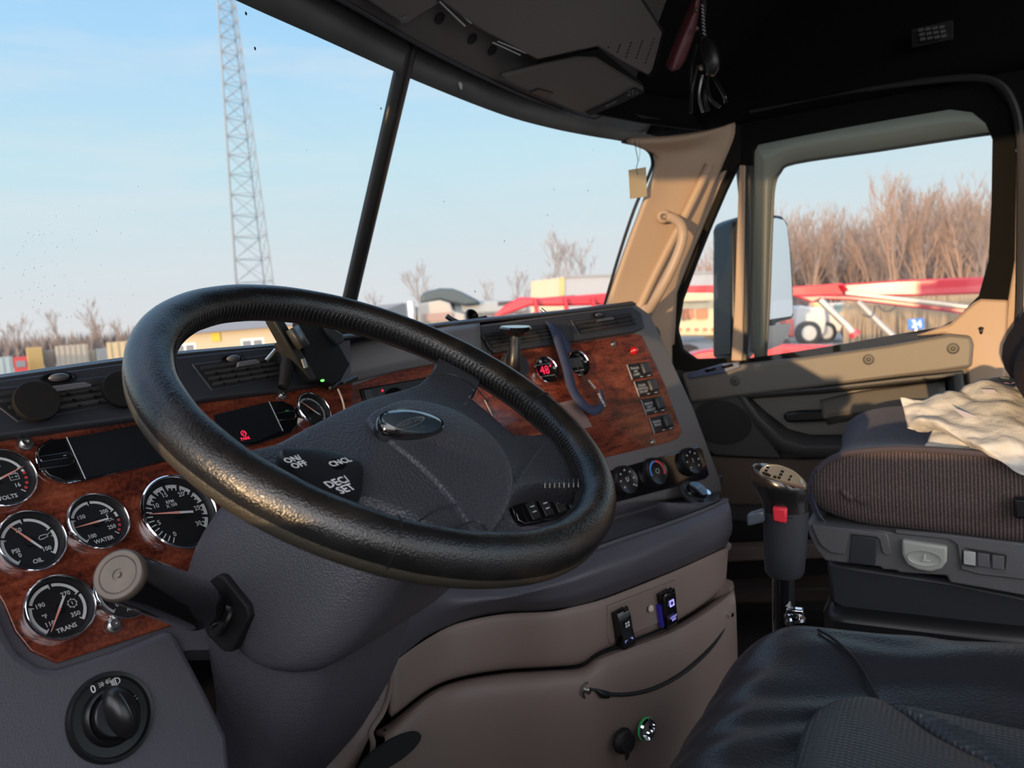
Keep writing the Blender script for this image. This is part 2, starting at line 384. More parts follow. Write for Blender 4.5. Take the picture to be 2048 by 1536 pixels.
# ---------------------------------------------------------------- windshield
ws = struct('window_1', W(1.07, .9, .2))
for (a, b_) in ((-.22, 1.068), (1.072, 1.93)):
    P = [[W(a + (b_ - a) * i / 14, wsY(a + (b_ - a) * i / 14, z) + .012, z) for i in range(15)] for z in [-.16 + .62 * k / 8 for k in range(9)]]
    MB().grid(P).build('glass', glass_m, ws, fixn=False)
# centre post
cpz = [(-.06, .016), (.1, .0165), (.3, .0175), (.46, .019)]
pm = MB()
P = []
for z, r in cpz:
    y = wsY(1.07, z); P.append([W(1.07 + r * math.cos(t) * 1.0, y + .006 + .013 * math.sin(t), z) for t in [2 * math.pi * k / 14 for k in range(14)]])
pm.grid(P, cu=True).build('centre_post', mat('post rubber', (.012, .011, .009), .35), ws)
# rubber seal along the right edge, and the grey masked band along the top
def wsline(pts, off=0): return [onws(*p, off) for p in pts]
edge = crom(wsline([(1205, 625), (1235, 520), (1268, 420), (1298, 350), (1305, 325), (1298, 303), (1275, 290), (1245, 283)], -.002), 6)
MB().tube(edge, .0045, 8).build('rubber_seal', black_m, ws)
top_b = [(300, -85), (470, 0), (640, 76), (830, 161), (1000, 228), (1100, 256), (1180, 272), (1245, 283), (1290, 296), (1312, 318)]
top_t = [(440, -125), (600, -40), (700, 12), (870, 108), (1010, 176), (1120, 222), (1200, 246), (1270, 262), (1330, 278), (1345, 290)]
bandm = mat('masked band', (.16, .16, .155), .6, var=(9, .25)); _t = bandm.node_tree
_a = NN(_t, 'ShaderNodeBsdfTranslucent'); _a.inputs[0].default_value = (.22, .22, .20, 1); _b = NN(_t, 'ShaderNodeMixShader'); _b.inputs[0].default_value = .3
_t.links.new(_t.nodes['Principled BSDF'].outputs[0], _b.inputs[1]); _t.links.new(_a.outputs[0], _b.inputs[2]); _t.links.new(_b.outputs[0], _t.nodes['Material Output'].inputs[0])
MB().grid([crom(wsline(top_b), 5), crom(wsline(top_t), 5)]).build('masked_band', bandm, ws, solid=.003)
dm = MB(); random.seed(3)
for px, py, s in [(510, 97, 4), (762, 217, 3.5), (1095, 430, 3), (1176, 381, 3), (1108, 379, 2.5), (1009, 482, 3), (950, 583, 4), (888, 403, 2), (492, 27, 4), (1187, 300, 1.5)]:
    c = onws(px, py); dm.ball(c, ex * s * .00045, ey * .0008, ez * s * .0006, n=8)
dm.build('dead_bugs', mat('bug specks', (.02, .02, .02), .6), ws, kind='stuff')
dm = MB()
for _ in range(230):
    px = random.gauss(90, 90) if random.random() < .75 else random.uniform(0, 1100); py = random.gauss(560, 90) if px < 300 else random.uniform(60, 560)
    if px < -20 or py > 720 or py < 40: continue
    if py < (px - 470) * .445 + 30: continue
    s = random.uniform(.25, .8); c = onws(px, py); dm.ball(c, ex * .0006 * s, ey * .0005, ez * (.0006 + .0012 * random.random()) * s, n=6)
dm.build('dust_specks', mat('dust', (.75, .74, .70), .8), ws, kind='stuff')
# chip and sticker on the top band
o = MB().ball(onws(921, 168, -.004), ex * .0065, ey * .001, ez * .010).build('glass_chip', mat('glass chip', (.6, .6, .6), .4, bump=[('n', 400, .002)]), ws)
# right pillar (tan)
XP = 1.97
ptop = [(1240, 283), (1312, 272), (1380, 262), (1470, 246)]
rowsP = [[(1250, 275), (1330, 272), (1400, 262), (1462, 247)], [(1300, 300), (1345, 296), (1400, 290), (1462, 275)],
         [(1306, 335), (1350, 330), (1400, 330), (1436, 335)], [(1285, 400), (1325, 400), (1372, 400), (1410, 405)],
         [(1255, 480), (1300, 480), (1345, 480), (1380, 485)], [(1230, 550), (1275, 550), (1320, 552), (1352, 556)], [(1203, 628), (1255, 630), (1300, 640), (1340, 655)], [(1190, 668), (1245, 670), (1300, 700), (1338, 735)]]
rr = []
for k, r in enumerate(rowsP):
    L0 = onws(*r[0]); a = onws(*r[0]) - EYE
    xs = [a.x, a.x + (2.03 - a.x) * .35, a.x + (2.03 - a.x) * .7, 2.04]
    rr.append([L0] + [onX(*p, x) for p, x in zip(r[1:], xs[1:])])
pil = MB().grid(patch(rr, 5, 5)).build('trim_1', pill_m, kind='structure', solid=.015)
# raised rib and channel of the pillar
rib = crom([onX(*p, x) for p, x in [((1418, 330), 1.995), ((1385, 400), 1.985), ((1345, 480), 1.975), ((1305, 560), 1.965), ((1275, 625), 1.955)]], 5)
MB().tube(rib, .012, 10).build('trim_2', pill_m, kind='structure')
# ---------------------------------------------------------------- passenger door
DX = 2.07; NX = V((-1, 0, 0))
door = struct('door_1', W(DX, .25, -.3))
def dx(pts, x=DX): return [onX(*p, x) for p in pts]
# main window frame ring (black) with the two openings as real holes
inner = [(1487, 719), (1492, 600), (1500, 440), (1504, 300), (1512, 286), (1600, 268), (1700, 249), (1800, 231), (1900, 214), (1945, 220), (1972, 242), (1986, 275), (1984, 400), (1978, 520), (1958, 592), (1910, 640), (1880, 655), (1780, 672), (1680, 690), (1580, 706)]
outer = [(1487, 742), (1478, 600), (1480, 440), (1482, 300), (1484, 235), (1600, 190), (1700, 172), (1800, 155), (1900, 146), (1985, 154), (2022, 215), (2032, 280), (2032, 400), (2030, 520), (2010, 640), (1960, 690), (1900, 700), (1790, 716), (1680, 730), (1580, 742)]
MB().ring(dx(outer), dx(inner), NX, .03).build('window_frame', frame_m, door, bevel=.003)
qi = [(1468, 716), (1470, 600), (1474, 450), (1480, 330), (1476, 327), (1450, 380), (1420, 450), (1390, 525), (1362, 600), (1352, 660), (1362, 700), (1390, 719)]
qo = [(1478, 742), (1480, 600), (1482, 450), (1484, 300), (1478, 236), (1425, 345), (1390, 425), (1362, 495), (1342, 560), (1330, 660), (1335, 735), (1385, 745)]
MB().ring(dx(qo), dx(qi), NX, .03).build('quarter_frame', mat('quarter frame rubber', (.016, .015, .012), .9, spec=.1), door, bevel=.003)
# warm coloured edge strips beside the quarter glass and the divider bar
MB().prism(dx([(1441, 345), (1452, 340), (1385, 500), (1352, 585), (1346, 690), (1336, 690), (1341, 580), (1374, 495)], DX - .012), NX, .02).build('quarter_trim', pill_m, door, bevel=.002)
MB().prism(dx([(1478, 330), (1490, 330), (1487, 600), (1484, 722), (1462, 722), (1469, 600)], DX - .02), NX, .03).build('divider_bar', pill_m, door, bevel=.003)
MB().prism(dx([(1490, 330), (1502, 330), (1500, 600), (1494, 722), (1484, 722), (1488, 600)], DX - .012), NX, .03).build('divider_channel', black_m, door, bevel=.002)
MB().add(dx([(1478, 745), (2000, 700)], DX - .006) + dx([(2010, 200), (1480, 280)], DX + .052), [[0, 1, 2, 3]]).build('glass', glass_m, door, fixn=False)
MB().add(dx([(1335, 745), (1478, 735), (1482, 300), (1330, 600)], DX + .016), [[0, 1, 2, 3]]).build('quarter_glass', glass_m, door, fixn=False)
# smoke grey rain visor outside the glass: runs down the front edge and along the top
vo = [(1508, 716), (1505, 600), (1505, 440), (1506, 300), (1514, 288), (1600, 262), (1800, 225), (1900, 208), (1960, 215), (1990, 268)]
vi = [(1532, 712), (1538, 600), (1544, 440), (1548, 375), (1560, 345), (1590, 326), (1750, 302), (1860, 285), (1940, 273), (1992, 266)]
MB().grid([crom(dx(vo, DX + .03), 4), crom(dx([((a[0] + b[0]) / 2, (a[1] + b[1]) / 2) for a, b in zip(vo, vi)], DX + .06), 4), crom(dx(vi, DX + .055), 4)]).build('rain_visor', smoke_m, door, solid=.002)
MB().tube(crom(dx(vi, DX + .054), 4), .004, 6).build('visor_lip', mat('visor lip', (.11, .11, .10), .15), door)
# outer skin and inner panels
MB().wbox(1.005, 1.05, -.16, .69, 2.35 - .78, 2.35 - .17).build('door_skin', doord_m, door)
# body side forward of / behind / below the glass
MB().prism(dx([(1960, 690), (2010, 640), (2030, 520), (2034, 300), (2075, 200), (2150, 200), (2150, 900), (1990, 760), (1940, 760)], DX - .015), NX, .05).build('rear_trim', pill_m, door, bevel=.004)
MB().prism(dx([(1955, 150), (2250, 110), (2250, 420), (2044, 420), (2036, 300), (2020, 215), (1985, 172)], DX - .004), NX, .03).build('rear_frame', frame_m, door)
MB().tube(crom(dx([(1500, 222), (1700, 182), (1900, 157), (1990, 163), (2030, 215), (2041, 300), (2041, 450), (2038, 620), (2030, 700)], DX - .03), 5), .008, 8).build('weather_strip', rubber_m, door)
MB().prism(dx([(1830, 672), (1900, 648), (1948, 605), (1962, 598), (2018, 600), (2010, 770), (1935, 770), (1930, 690), (1890, 668)], DX - .022), NX, .04).build('corner_trim', pill_m, door, bevel=.006)
# cap rail under the glass
cap = [(1362, 748), (1440, 734), (1600, 716), (1780, 690), (1900, 668), (1942, 672), (1948, 690), (1944, 735), (1880, 744), (1640, 774), (1500, 790), (1380, 806)]
MB().prism(dx(cap, DX - .045), NX, .06).build('cap_rail', door_m, door, bevel=.008, seg=4)
MB().ball(onX(1962, 657, DX - .04), ex * .007, ey * .006, ez * .004).ball(onX(1962, 662, DX - .035), ex * .004, ey * .004, ez * .008).build('lock_pin', black_m, door)
for px, py in ((1470, 762), (1737, 719), (1906, 697)):
    s = MB().lathe(onX(px, py, DX - .045), NX, [(.013, -.004), (.013, .001), (.009, .002), (.008, -.002), (0, -.002)], 20).build('screw_cap', doord_m, door)
    MB().lathe(onX(px, py, DX - .047), NX, [(.006, -.002), (.006, .001), (.003, .002), (.0028, -.001), (0, -.001)], 14).build('screw', doord_m, s)
# window switch plate
sw = MB().prism(dx([(1374, 748), (1440, 728), (1475, 724), (1482, 735), (1450, 746), (1378, 758)], DX - .052), NX, .02).build('switch_plate', mat('window switch plate', (.10, .12, .19), .25, coat=.3), door, bevel=.003)
for a, b_ in ((1408, 741), (1442, 734)):
    MB().prism(dx([(a, b_ - 2), (a + 22, b_ - 7), (a + 26, b_ - 2), (a + 4, b_ + 4)], DX - .056), NX, .008).build('window_switch', gloss_m, sw, bevel=.002)
# lower panels: speaker section, recessed arm panel, lower tan skin
MB().prism(dx([(1370, 806), (1476, 790), (1545, 885), (1560, 918), (1430, 912), (1380, 880)], DX - .035), NX, .04).build('speaker_panel', doord_m, door, bevel=.005)
g = MB().prism([onX(1440 + 54 * math.cos(t) * (1 if math.cos(t) < 0 else 1.15), 845 + 44 * math.sin(t) + 6 * math.cos(t), DX - .040) for t in [2 * math.pi * k / 28 for k in range(28)]], NX, .01).build('speaker_grille', mat('speaker cloth', (.028, .026, .025), .9, bump=[('d', 260, -.002)]), door, bevel=.002)
bowl_o = [(1478, 790), (1640, 774), (1800, 755), (1925, 742), (1932, 800), (1905, 850), (1800, 905), (1700, 915), (1600, 915), (1555, 900), (1510, 850)]
bowl_i = [(1500, 796), (1640, 784), (1790, 768), (1890, 758), (1896, 790), (1880, 825), (1800, 862), (1700, 872), (1620, 872), (1575, 860), (1530, 826)]
MB().grid([dx(bowl_o, DX - .038), dx([((a[0] + b[0]) / 2, (a[1] + b[1]) / 2) for a, b in zip(bowl_o, bowl_i)], DX - .034), dx(bowl_i, DX - .006)], cu=True).build('armrest_bowl', doord_m, door, solid=.006)
MB().prism(dx(bowl_o, DX - .004), NX, .02).build('bowl_panel', door_m, door)
MB().grid(patch([dx([(1640, 800), (1720, 782), (1800, 772), (1890, 760)], DX - .010), dx([(1645, 830), (1720, 815), (1800, 805), (1890, 790)], DX - .050), dx([(1650, 836), (1725, 824), (1800, 812), (1890, 800)], DX - .060), dx([(1655, 850), (1730, 835), (1800, 822), (1890, 810)], DX - .010)])).build('armrest', door_m, door, solid=.004)
MB().prism(dx([(1569, 826), (1600, 822), (1700, 819), (1730, 830), (1640, 843), (1575, 846), (1566, 836)], DX - .042), NX, .03).build('pull_handle', black_m, door, bevel=.006)
MB().prism(dx([(1380, 905), (1450, 915), (1600, 920), (1900, 905), (2000, 900), (2000, 1010), (1380, 1010)], DX - .022), NX, .04).build('lower_skin', mat('door taupe skin', (.115, .082, .066), .6), door, bevel=.004)
MB().wbox(.985, 1.06, -.20, 1.0, 2.35 - .88, 2.35 - .60).build('kick_panel', matte_m, door)
MB().prism(dx([(1380, 1098), (2000, 1075), (2000, 1105), (1380, 1128)], DX - .10), NX, .05).build('sill_step', tan_m, door, bevel=.006)
MB().prism(dx([(1380, 1185), (2000, 1165), (2000, 1200), (1380, 1210)], DX - .20), NX, .1).build('floor_sill', mat('sill brown', (.06, .045, .035), .6), door, bevel=.006)
# assist handle on the pillar
ah = thing('assist_handle', 'tan curved grab handle screwed to the passenger windshield pillar', 'handle', onX(1330, 435, 1.93))
hp = crom([onX(*p, x) for p, x in [((1325, 433), 1.945), ((1348, 437), 1.93), ((1364, 455), 1.905), ((1362, 490), 1.90), ((1340, 545), 1.895), ((1316, 590), 1.90), ((1297, 622), 1.925)]], 6)
MB().tube(hp, [.0125] * len(hp), 14).build('grip', mat('tan handle', (.42, .31, .23), .45), ah)
for k, (px, py) in enumerate([(1327, 433), (1294, 622)]):
    MB().ball(onX(px, py, 1.94), ex * .012, ey * .020, ez * .018).build('mount_foot', MATS['tan handle'], ah)
MB().lathe(onX(1327, 433, 1.925), NX, [(.008, -.004), (.008, .002), (.004, .003), (.004, 0), (0, 0)], 16).build('screw', brass_m, ah)

# ================================================================== DASHBOARD
GP = Plane(W(.373, .695, -.2266), 0, 30)
_r = ray(1090, 740); CP = Plane(EYE + _r * (1.48 / math.hypot(_r.x, _r.y)), 21, 20)
dash = thing('dashboard', 'wraparound truck dashboard with red burl wood panels, round gauges and grey trim', 'dashboard', W(.9, .8, -.5))
def gp(pts, w=0): return [GP.at(*p, w) for p in pts]
def cp(pts, w=0): return [CP.at(*p, w) for p in pts]
# backing shell left and centre
MB().prism(gp([(-420, 830), (-150, 782), (0, 759), (240, 726), (400, 708), (560, 692), (700, 680), (720, 1300), (380, 1300), (120, 1345), (-300, 1500)], -.003), GP.n, .03).build('gauge_backing', dash_m, dash)
MB().prism(gp([(-420, 960), (0, 873), (297, 832), (405, 797), (560, 783), (640, 770), (706, 757), (700, 1000), (560, 1150), (420, 1215), (345, 1250), (115, 1326), (62, 1302), (30, 1262), (6, 1205), (-60, 1100), (-300, 1150)], 0), GP.n, .003).build('gauge_wood_panel', wood_m, dash, bevel=.0012)
centre = [(690, 690), (860, 662), (960, 648), (1130, 626), (1272, 607), (1302, 628), (1335, 700), (1390, 820), (1442, 960), (1446, 985), (1240, 1010), (1100, 1030), (900, 1015), (690, 990)]
MB().prism(cp(centre), CP.n, .09).build('centre_panel', wing_m, dash, bevel=.006, seg=3)
cw = [(694, 775), (760, 752), (860, 727), (960, 711), (1130, 689), (1268, 667), (1283, 670), (1330, 770), (1364, 862), (1358, 876), (1340, 884), (1210, 915), (1100, 930), (1000, 925), (800, 930), (694, 950)]
MB().prism(cp(cw, .0015), CP.n, .004).build('centre_wood_panel', wood_m, dash, bevel=.0012)
# smooth hump between the vents
MB().grid(patch([cp([(690, 682), (780, 664), (870, 648), (958, 637)], -.03), cp([(688, 700), (780, 680), (870, 665), (960, 652)], .012), cp([(690, 740), (780, 720), (870, 704), (962, 692)], .016), cp([(692, 768), (780, 746), (862, 730), (965, 714)], .006)])).build('dash_hump', wing_m, dash, solid=.004)
# top deck running back to the windshield
deck = []
for (px, py), pl in [((-420, 800), GP), ((-150, 776), GP), ((0, 756), GP), ((240, 722), GP), ((400, 704), GP), ((560, 690), GP), ((700, 672), GP), ((860, 652), CP), ((960, 641), CP), ((1130, 624), CP), ((1272, 606), CP)]:
    a = pl.at(px, py, .010 if pl is GP else .002) - EYE; f = wsY(a.x, -.1)
    zb = -.115
    deck.append([EYE + a, W(a.x + .01, a.y + .03, a.z + .001), W(a.x + (.02 if pl is GP else .06), (a.y + f) / 2, min(a.z, -.03) - .02), W(a.x + (.03 if pl is GP else .10), f - .005, zb)])
MB().grid(patch(deck, 5, 3)).build('top_deck', darkp_m, dash, solid=.004)
# left vent strip: overhangs the wood
stripL = [(-420, 812), (-150, 777), (0, 757), (240, 724), (400, 706), (560, 690), (640, 684), (652, 766), (560, 781), (405, 799), (297, 833), (0, 874), (-420, 950)]
MB().prism(gp(stripL, .010), GP.n, .02).build('vent_surround', darkp_m, dash, bevel=.004, seg=3)
MB().prism(cp([(960, 652), (1130, 629), (1266, 612), (1284, 626), (1291, 655), (1270, 664), (1130, 686), (990, 706), (978, 690)], .010), CP.n, .02).build('vent_surround', darkp_m, dash, bevel=.004, seg=3)
# vents
def vent(pl, q, w, nsl, wheel=None, tab=.55, curve=0, fins=5):
    A, B, C_, D = [pl.at(*p, w) for p in q]          # top-left, top-right, bottom-right, bottom-left
    def at(s, t, h=0): return (A * (1 - s) + B * s) * (1 - t) + (D * (1 - s) + C_ * s) * t + pl.n * h
    v = MB().ring([at(-.03, -.12, .001), at(1.03, -.12, .001), at(1.03, 1.12, .001), at(-.03, 1.12, .001)], [at(0, 0, .001), at(1, 0, .001), at(1, 1, .001), at(0, 1, .001)], pl.n, .004).build('vent', darkp_m, dash, bevel=.0012)
    MB().prism([at(-.0, -.0, .0004), at(1., -.0, .0004), at(1., 1., .0004), at(-.0, 1., .0004)], pl.n, .003).build('duct', matte_m, v)
    for k in range(nsl):
        t = (k + .35) / nsl; dt = .13 / nsl
        m = MB(); up = (D - A).normalized() * -1
        m.add([at(.01, t, .004), at(.99, t, .004), at(.99, t + dt, .007), at(.01, t + dt, .007), at(.01, t + dt * 2.4, .001), at(.99, t + dt * 2.4, .001)], [[0, 1, 3 - 1, 3], [3, 2, 5, 4], [0, 4, 5, 1]])
        m.build('slat', wing_m, v, smooth=False)
    for k in range(fins):
        s = (k + .7) / fins
        MB().prism([at(s, .3, .003), at(s + .02, .3, .003), at(s + .03, .95, .003), at(s + .01, .95, .003)], pl.n, .002).build('fin', black_m, v)
    if tab:
        t = .30
        MB().prism([at(tab - .14, t + .10, .010), at(tab - .10, t - .10, .010), at(tab + .13, t - .12, .010), at(tab + .17, t + .02, .010), at(tab + .15, t + .1, .010)], pl.n, .006).build('slat_tab', wing_m, v, bevel=.001)
    if wheel:
        c = pl.at(*wheel, w + .004)
        r = MB().lathe(c - pl.n * .002, pl.n, [(.019, 0), (.019, .0012), (.016, .0014), (.015, 0), (0, 0)], 28, up=pl.v, sx=1.0)
        for i in range(len(r.v)): r.v[i] = c + (r.v[i] - c) - pl.v * ((r.v[i] - c).dot(pl.v) * .62)
        wv_ = r.build('wheel_recess', black_m, v)
        MB().ball(c, pl.u * .011, pl.v * .0045, pl.n * .005).build('thumb_wheel', mat('thumb wheel', (.08, .08, .09), .25) if 'thumb wheel' not in MATS else MATS['thumb wheel'], wv_)
    return v
vent(GP, [(-30, 786), (262, 752), (282, 796), (36, 838)], .010, 4, wheel=(118, 755), tab=.46, fins=6)
vent(GP, [(392, 733), (552, 712), (566, 752), (424, 776)], .010, 4, wheel=(467, 717), tab=.52, fins=5)
vent(CP, [(966, 668), (1112, 647), (1124, 674), (984, 697)], .010, 4, tab=None, fins=4)
vent(CP, [(1146, 643), (1262, 626), (1272, 649), (1160, 668)], .010, 3, wheel=(1198, 630), tab=.45, fins=4)
for k, seamp in enumerate([[(278, 755), (318, 800), (338, 826)], [(1128, 632), (1142, 655), (1146, 684)], [(958, 655), (970, 680), (976, 706)]]):
    pl = GP if k == 0 else CP
    MB().tube(crom([pl.at(*p, .0105) for p in seamp], 4), .0012, 6).build('seam_line', black_m, dash)
# gauges -------------------------------------------------------------------
def gauge(px, py, R, pl, nums, word=None, a0=225, a1=-45, red=None, major=4, needle=0, band=True, word2=None, numr=.50, fs=.19, icon=None, w=.002):
    """round chrome-bezel dial; angles measured like a protractor"""
    c = pl.at(px, py, w + .004)
    g = MB().lathe(c - pl.n * .006, pl.n, [(R * .99, 0), (R * 1.0, .006), (R * .985, .0085), (R * .95, .0095), (R * .925, .0085), (R * .905, .005), (R * .90, .001)], 56).build('gauge', chrome_m, dash)
    MB().lathe(c - pl.n * .006, pl.n, [(R * .905, .0072), (R * .86, .0055), (R * .84, .0012), (0, .0010)], 48, cap=False).build('dial', dial_m, g)
    m = MB(); o = c - pl.n * .0046
    def pol(a, r, h=0): a = math.radians(a); return o + pl.u * (math.cos(a) * r * R) + pl.v * (math.sin(a) * r * R) + pl.n * h
    if band:
        segs = 40; lo = a0 if red is None else a0
        for k in range(segs):
            f0, f1 = k / segs, (k + .999) / segs; b0 = a0 + (a1 - a0) * f0; b1 = a0 + (a1 - a0) * f1
            mi = 1 if (red and f0 >= red) else 0
            if mi and k % 2: continue
            ff = f0 * major
            if abs(ff - round(ff)) < .03 and 0 < k: continue
            if major == 30 and f0 < .30: continue
            m.add([pol(b0, .70), pol(b0, .79), pol(b1, .79), pol(b1, .70)], [[0, 1, 2, 3]], mi)
    for k in range(major + 1):
        a = a0 + (a1 - a0) * k / major
        m.add([pol(a - 1.2, .64), pol(a - 1.2, .79), pol(a + 1.2, .79), pol(a + 1.2, .64)], [[0, 1, 2, 3]], 0)
    for s_, a in nums: text_mb(m, s_, pol(a, numr), pl.u, pl.v, R * fs, 0, .0002, bold=.01)
    if word: text_mb(m, word, o - pl.v * R * .62, pl.u, pl.v, R * .19, 0, .0002, bold=.012)
    if word2: text_mb(m, word2[0], o + pl.u * R * word2[1] + pl.v * R * word2[2], pl.u, pl.v, R * word2[3], 0, .0002, bold=.012)
    if icon:
        for st in icon: m.tube([o + pl.u * (R * x) + pl.v * (R * y) + pl.n * .0003 for x, y in st], R * .011, 4)
    m.build('dial_print', [grey_m if R < .028 else white_m, redp_m], g, smooth=False)
    n = MB(); na = math.radians(needle); d = pl.u * math.cos(na) + pl.v * math.sin(na); e = pl.n.cross(d); q = o + pl.n * .004
    n.lathe(o + pl.n * .0005, pl.n, [(R * .14, 0), (R * .13, .0025), (0, .0028)], 20, 2)
    n.prism([q + e * R * .035, q + d * R * .76 + e * R * .006, q + d * R * .76 - e * R * .006, q - e * R * .035], pl.n, .0006, 0)
    n.prism([q + e * R * .03, q - e * R * .03, q - d * R * .36 - e * R * .03, q - d * R * .36 + e * R * .03], pl.n, .0006, 1)
    n.build('needle', [needle_m, white_m, black_m], g, smooth=False)
    MB().lathe(c + pl.n * .0025, pl.n, [(.0001, .0009), (R * .6, .0006), (R * .905, 0)], 40, cap=False).build('gauge_glass', lens_m, g)
    return g
tempi = [[(.30, .02), (.55, .02)], [(.28, -.06), (.36, -.02), (.44, -.06), (.52, -.02), (.58, -.06)], [(.42, .02), (.42, .20), (.48, .20)], [(.42, .12), (.47, .12)]]
oili = [[(.28, .06), (.34, .12), (.52, .12), (.56, .04), (.40, .0), (.30, .0), (.28, .06)], [(.56, .10), (.64, .14)], [(.66, .04), (.67, .0)]]
bati = [[(.28, .10), (.54, .10), (.54, -.10), (.28, -.10), (.28, .10)], [(.32, .10), (.32, .15), (.38, .15), (.38, .10)], [(.45, .10), (.45, .15), (.50, .15), (.50, .10)], [(.32, 0), (.38, 0)], [(.44, 0), (.50, 0)], [(.47, .03), (.47, -.03)]]
geari = [[(.42 + .12 * math.cos(t), .02 + .12 * math.sin(t)) for t in [k * math.pi / 8 for k in range(17)]], [(.42, .08), (.42, -.02)]] + [[(.42 + .12 * math.cos(k * .785), .02 + .12 * math.sin(k * .785)), (.42 + .155 * math.cos(k * .785), .02 + .155 * math.sin(k * .785))] for k in range(8)]
R1 = .0298
gauge(4, 955, R1, GP, [('8', 217), ('12', 80), ('16', -36)], 'VOLTS', red=.80, needle=18, icon=bati)
gauge(64, 1081, R1, GP, [('0', 217), ('50', 109), ('100', -42)], 'OIL', a1=-45, needle=122, word2=('PSI', -.46, -.14, .19), icon=oili)
gauge(197, 1042, R1, GP, [('100', 232), ('150', 140), ('200', 38), ('250', -33)], 'WATER', red=.82, needle=180, icon=tempi)
gauge(121, 1214, R1 * 1.02, GP, [('110', 222), ('190', 148), ('270', 45), ('350', -40)], 'TRANS', a1=-45, needle=230, word2=('°F', -.42, -.08, .17), icon=geari)
gauge(360, 1024, .0435, GP, [('0', 236), ('5', 188), ('10', 142), ('15', 101), ('20', 55), ('25', 0), ('30', -44)], None, a0=236, a1=-44, major=30, needle=167, word2=('RPM\nX 100', -.05, .30, .12), fs=.17, numr=.56, icon=None)
gauge(628, 820, R1 * .92, GP, [('E', 225), ('F', -30)], None, needle=130)
gauge(520, 985, .0435, GP, [('0', 225), ('20', 160), ('40', 112), ('60', 62), ('80', 12)], 'MPH', major=16, needle=225)
gauge(250, 1178, R1, GP, [('0', 225), ('60', 95), ('120', -30)], 'AIR', needle=150)
# digital gauge with red figures and its darker neighbour
def digital(px, py, lit):
    c = CP.at(px, py, .005); R = .0280
    g = MB().lathe(c - CP.n * .006, CP.n, [(R * .99, 0), (R, .010), (R * .96, .013), (R * .90, .012), (R * .86, .004), (0, .0035)], 48).build('digital_gauge', [chrome_m], dash)
    MB().lathe(c - CP.n * .001, CP.n, [(R * .87, 0), (0, .0004)], 40).build('display_face', gloss_m, g)
    m = MB(); q = c + CP.n * .0003
    if lit:
        text_mb(m, '48', q - CP.u * R * .05, CP.u, CP.v, R * .85, 0, .001, bold=.0)
        text_mb(m, '°', q + CP.u * R * .55 + CP.v * R * .12, CP.u, CP.v, R * .5, 0, .001, bold=.02)
        m.box(q + CP.v * R * .44 + CP.n * .001, CP.u, CP.v, CP.n, R * 1.4, R * .02, .0002, 1).box(q - CP.v * R * .40 + CP.n * .001, CP.u, CP.v, CP.n, R * 1.4, R * .02, .0002, 1)
        m.box(q + CP.v * R * .66 - CP.u * R * .2 + CP.n * .001, CP.u, CP.v, CP.n, R * .24, R * .2, .0002, 1)
    else:
        m.box(q + CP.v * R * .1 - CP.u * R * .1 + CP.n * .001, CP.u, CP.v, CP.n, R * 1.1, R * .7, .0003, 2)
        m.box(q - CP.v * R * .5 + CP.n * .001, CP.u, CP.v, CP.n, R * .9, R * .05, .0002, 1)
    m.build('readout', [redlit_m, grey_m, mat('lcd green grey', (.05, .055, .05), .3) if not lit else grey_m], g, smooth=False)
digital(1090, 741, True); digital(1154, 728, False)
for px, py, pl in ((50, 887, GP), (226, 1251, GP), (563, 790, GP), (1226, 688, CP), (1305, 884, CP)):
    c = pl.at(px, py, .001)
    s = MB().lathe(c, pl.n, [(.0075, 0), (.0075, .0012), (.0058, .0014), (.0058, .0035), (.0045, .0048), (.0020, .0048), (.0018, .003), (0, .003)], 20).build('panel_screw', steel_m, dash)
# information displays: rounded glossy ends with a pale slot
def rpl(pl, pts, w): return [pl.at(*p, w) for p in pts]
d1 = MB().prism(gp([(84, 892), (104, 879), (134, 876), (292, 846), (370, 840), (372, 912), (172, 960), (128, 962), (98, 950), (80, 930), (75, 908)], .0035), GP.n, .004).build('display', gloss_m, dash, bevel=.001)
MB().prism(gp([(135, 876), (292, 848), (400, 836), (400, 905), (170, 957)], .0042), GP.n, .002).build('screen', mat('dark screen', (.012, .013, .015), .22), d1)
MB().tube(gp([(133, 874), (171, 958)], .0048), .0006, 6).build('screen_edge', grey_m, d1)
MB().tube(crom(gp([(160, 960), (128, 965), (97, 953), (78, 933), (73, 908), (82, 892), (104, 879)], .0035), 4), .0010, 8).build('chrome_lip', chrome_m, d1)
MB().prism(gp([(76, 912), (135, 902), (150, 910), (150, 924), (140, 932), (78, 940)], .0055), GP.n, .003).build('rocker', gloss_m, d1, bevel=.002, seg=3)
MB().tube(gp([(82, 921), (134, 913)], .0068), .0016, 8).build('rocker_slot', chrome_m, d1)
d2 = MB().prism(gp([(430, 828), (540, 803), (565, 801), (588, 812), (597, 832), (594, 852), (582, 866), (515, 888), (440, 900)], .0035), GP.n, .004).build('display', gloss_m, dash, bevel=.001)
MB().prism(gp([(430, 830), (537, 804), (565, 860), (515, 882), (440, 898)], .0042), GP.n, .002).build('screen', MATS['dark screen'], d2)
MB().tube(gp([(538, 803), (566, 862)], .0048), .0006, 6).build('screen_edge', grey_m, d2)
m = MB(); c = GP.at(488, 868, .0046)
m.tube([c + GP.u * (.0035 * math.cos(t)) + GP.v * (.0035 * math.sin(t) + .001) for t in [k * math.pi / 8 for k in range(16)]], .0005, 5, closed=True)
text_mb(m, '(P)', c + GP.v * .001, GP.u, GP.v, .004, 0, .0002); text_mb(m, 'PARK', GP.at(491, 877, .0046), GP.u, GP.v, .0058, 0, .0002, bold=.02)
m.build('warning_lamp', redlit_m, d2, smooth=False)
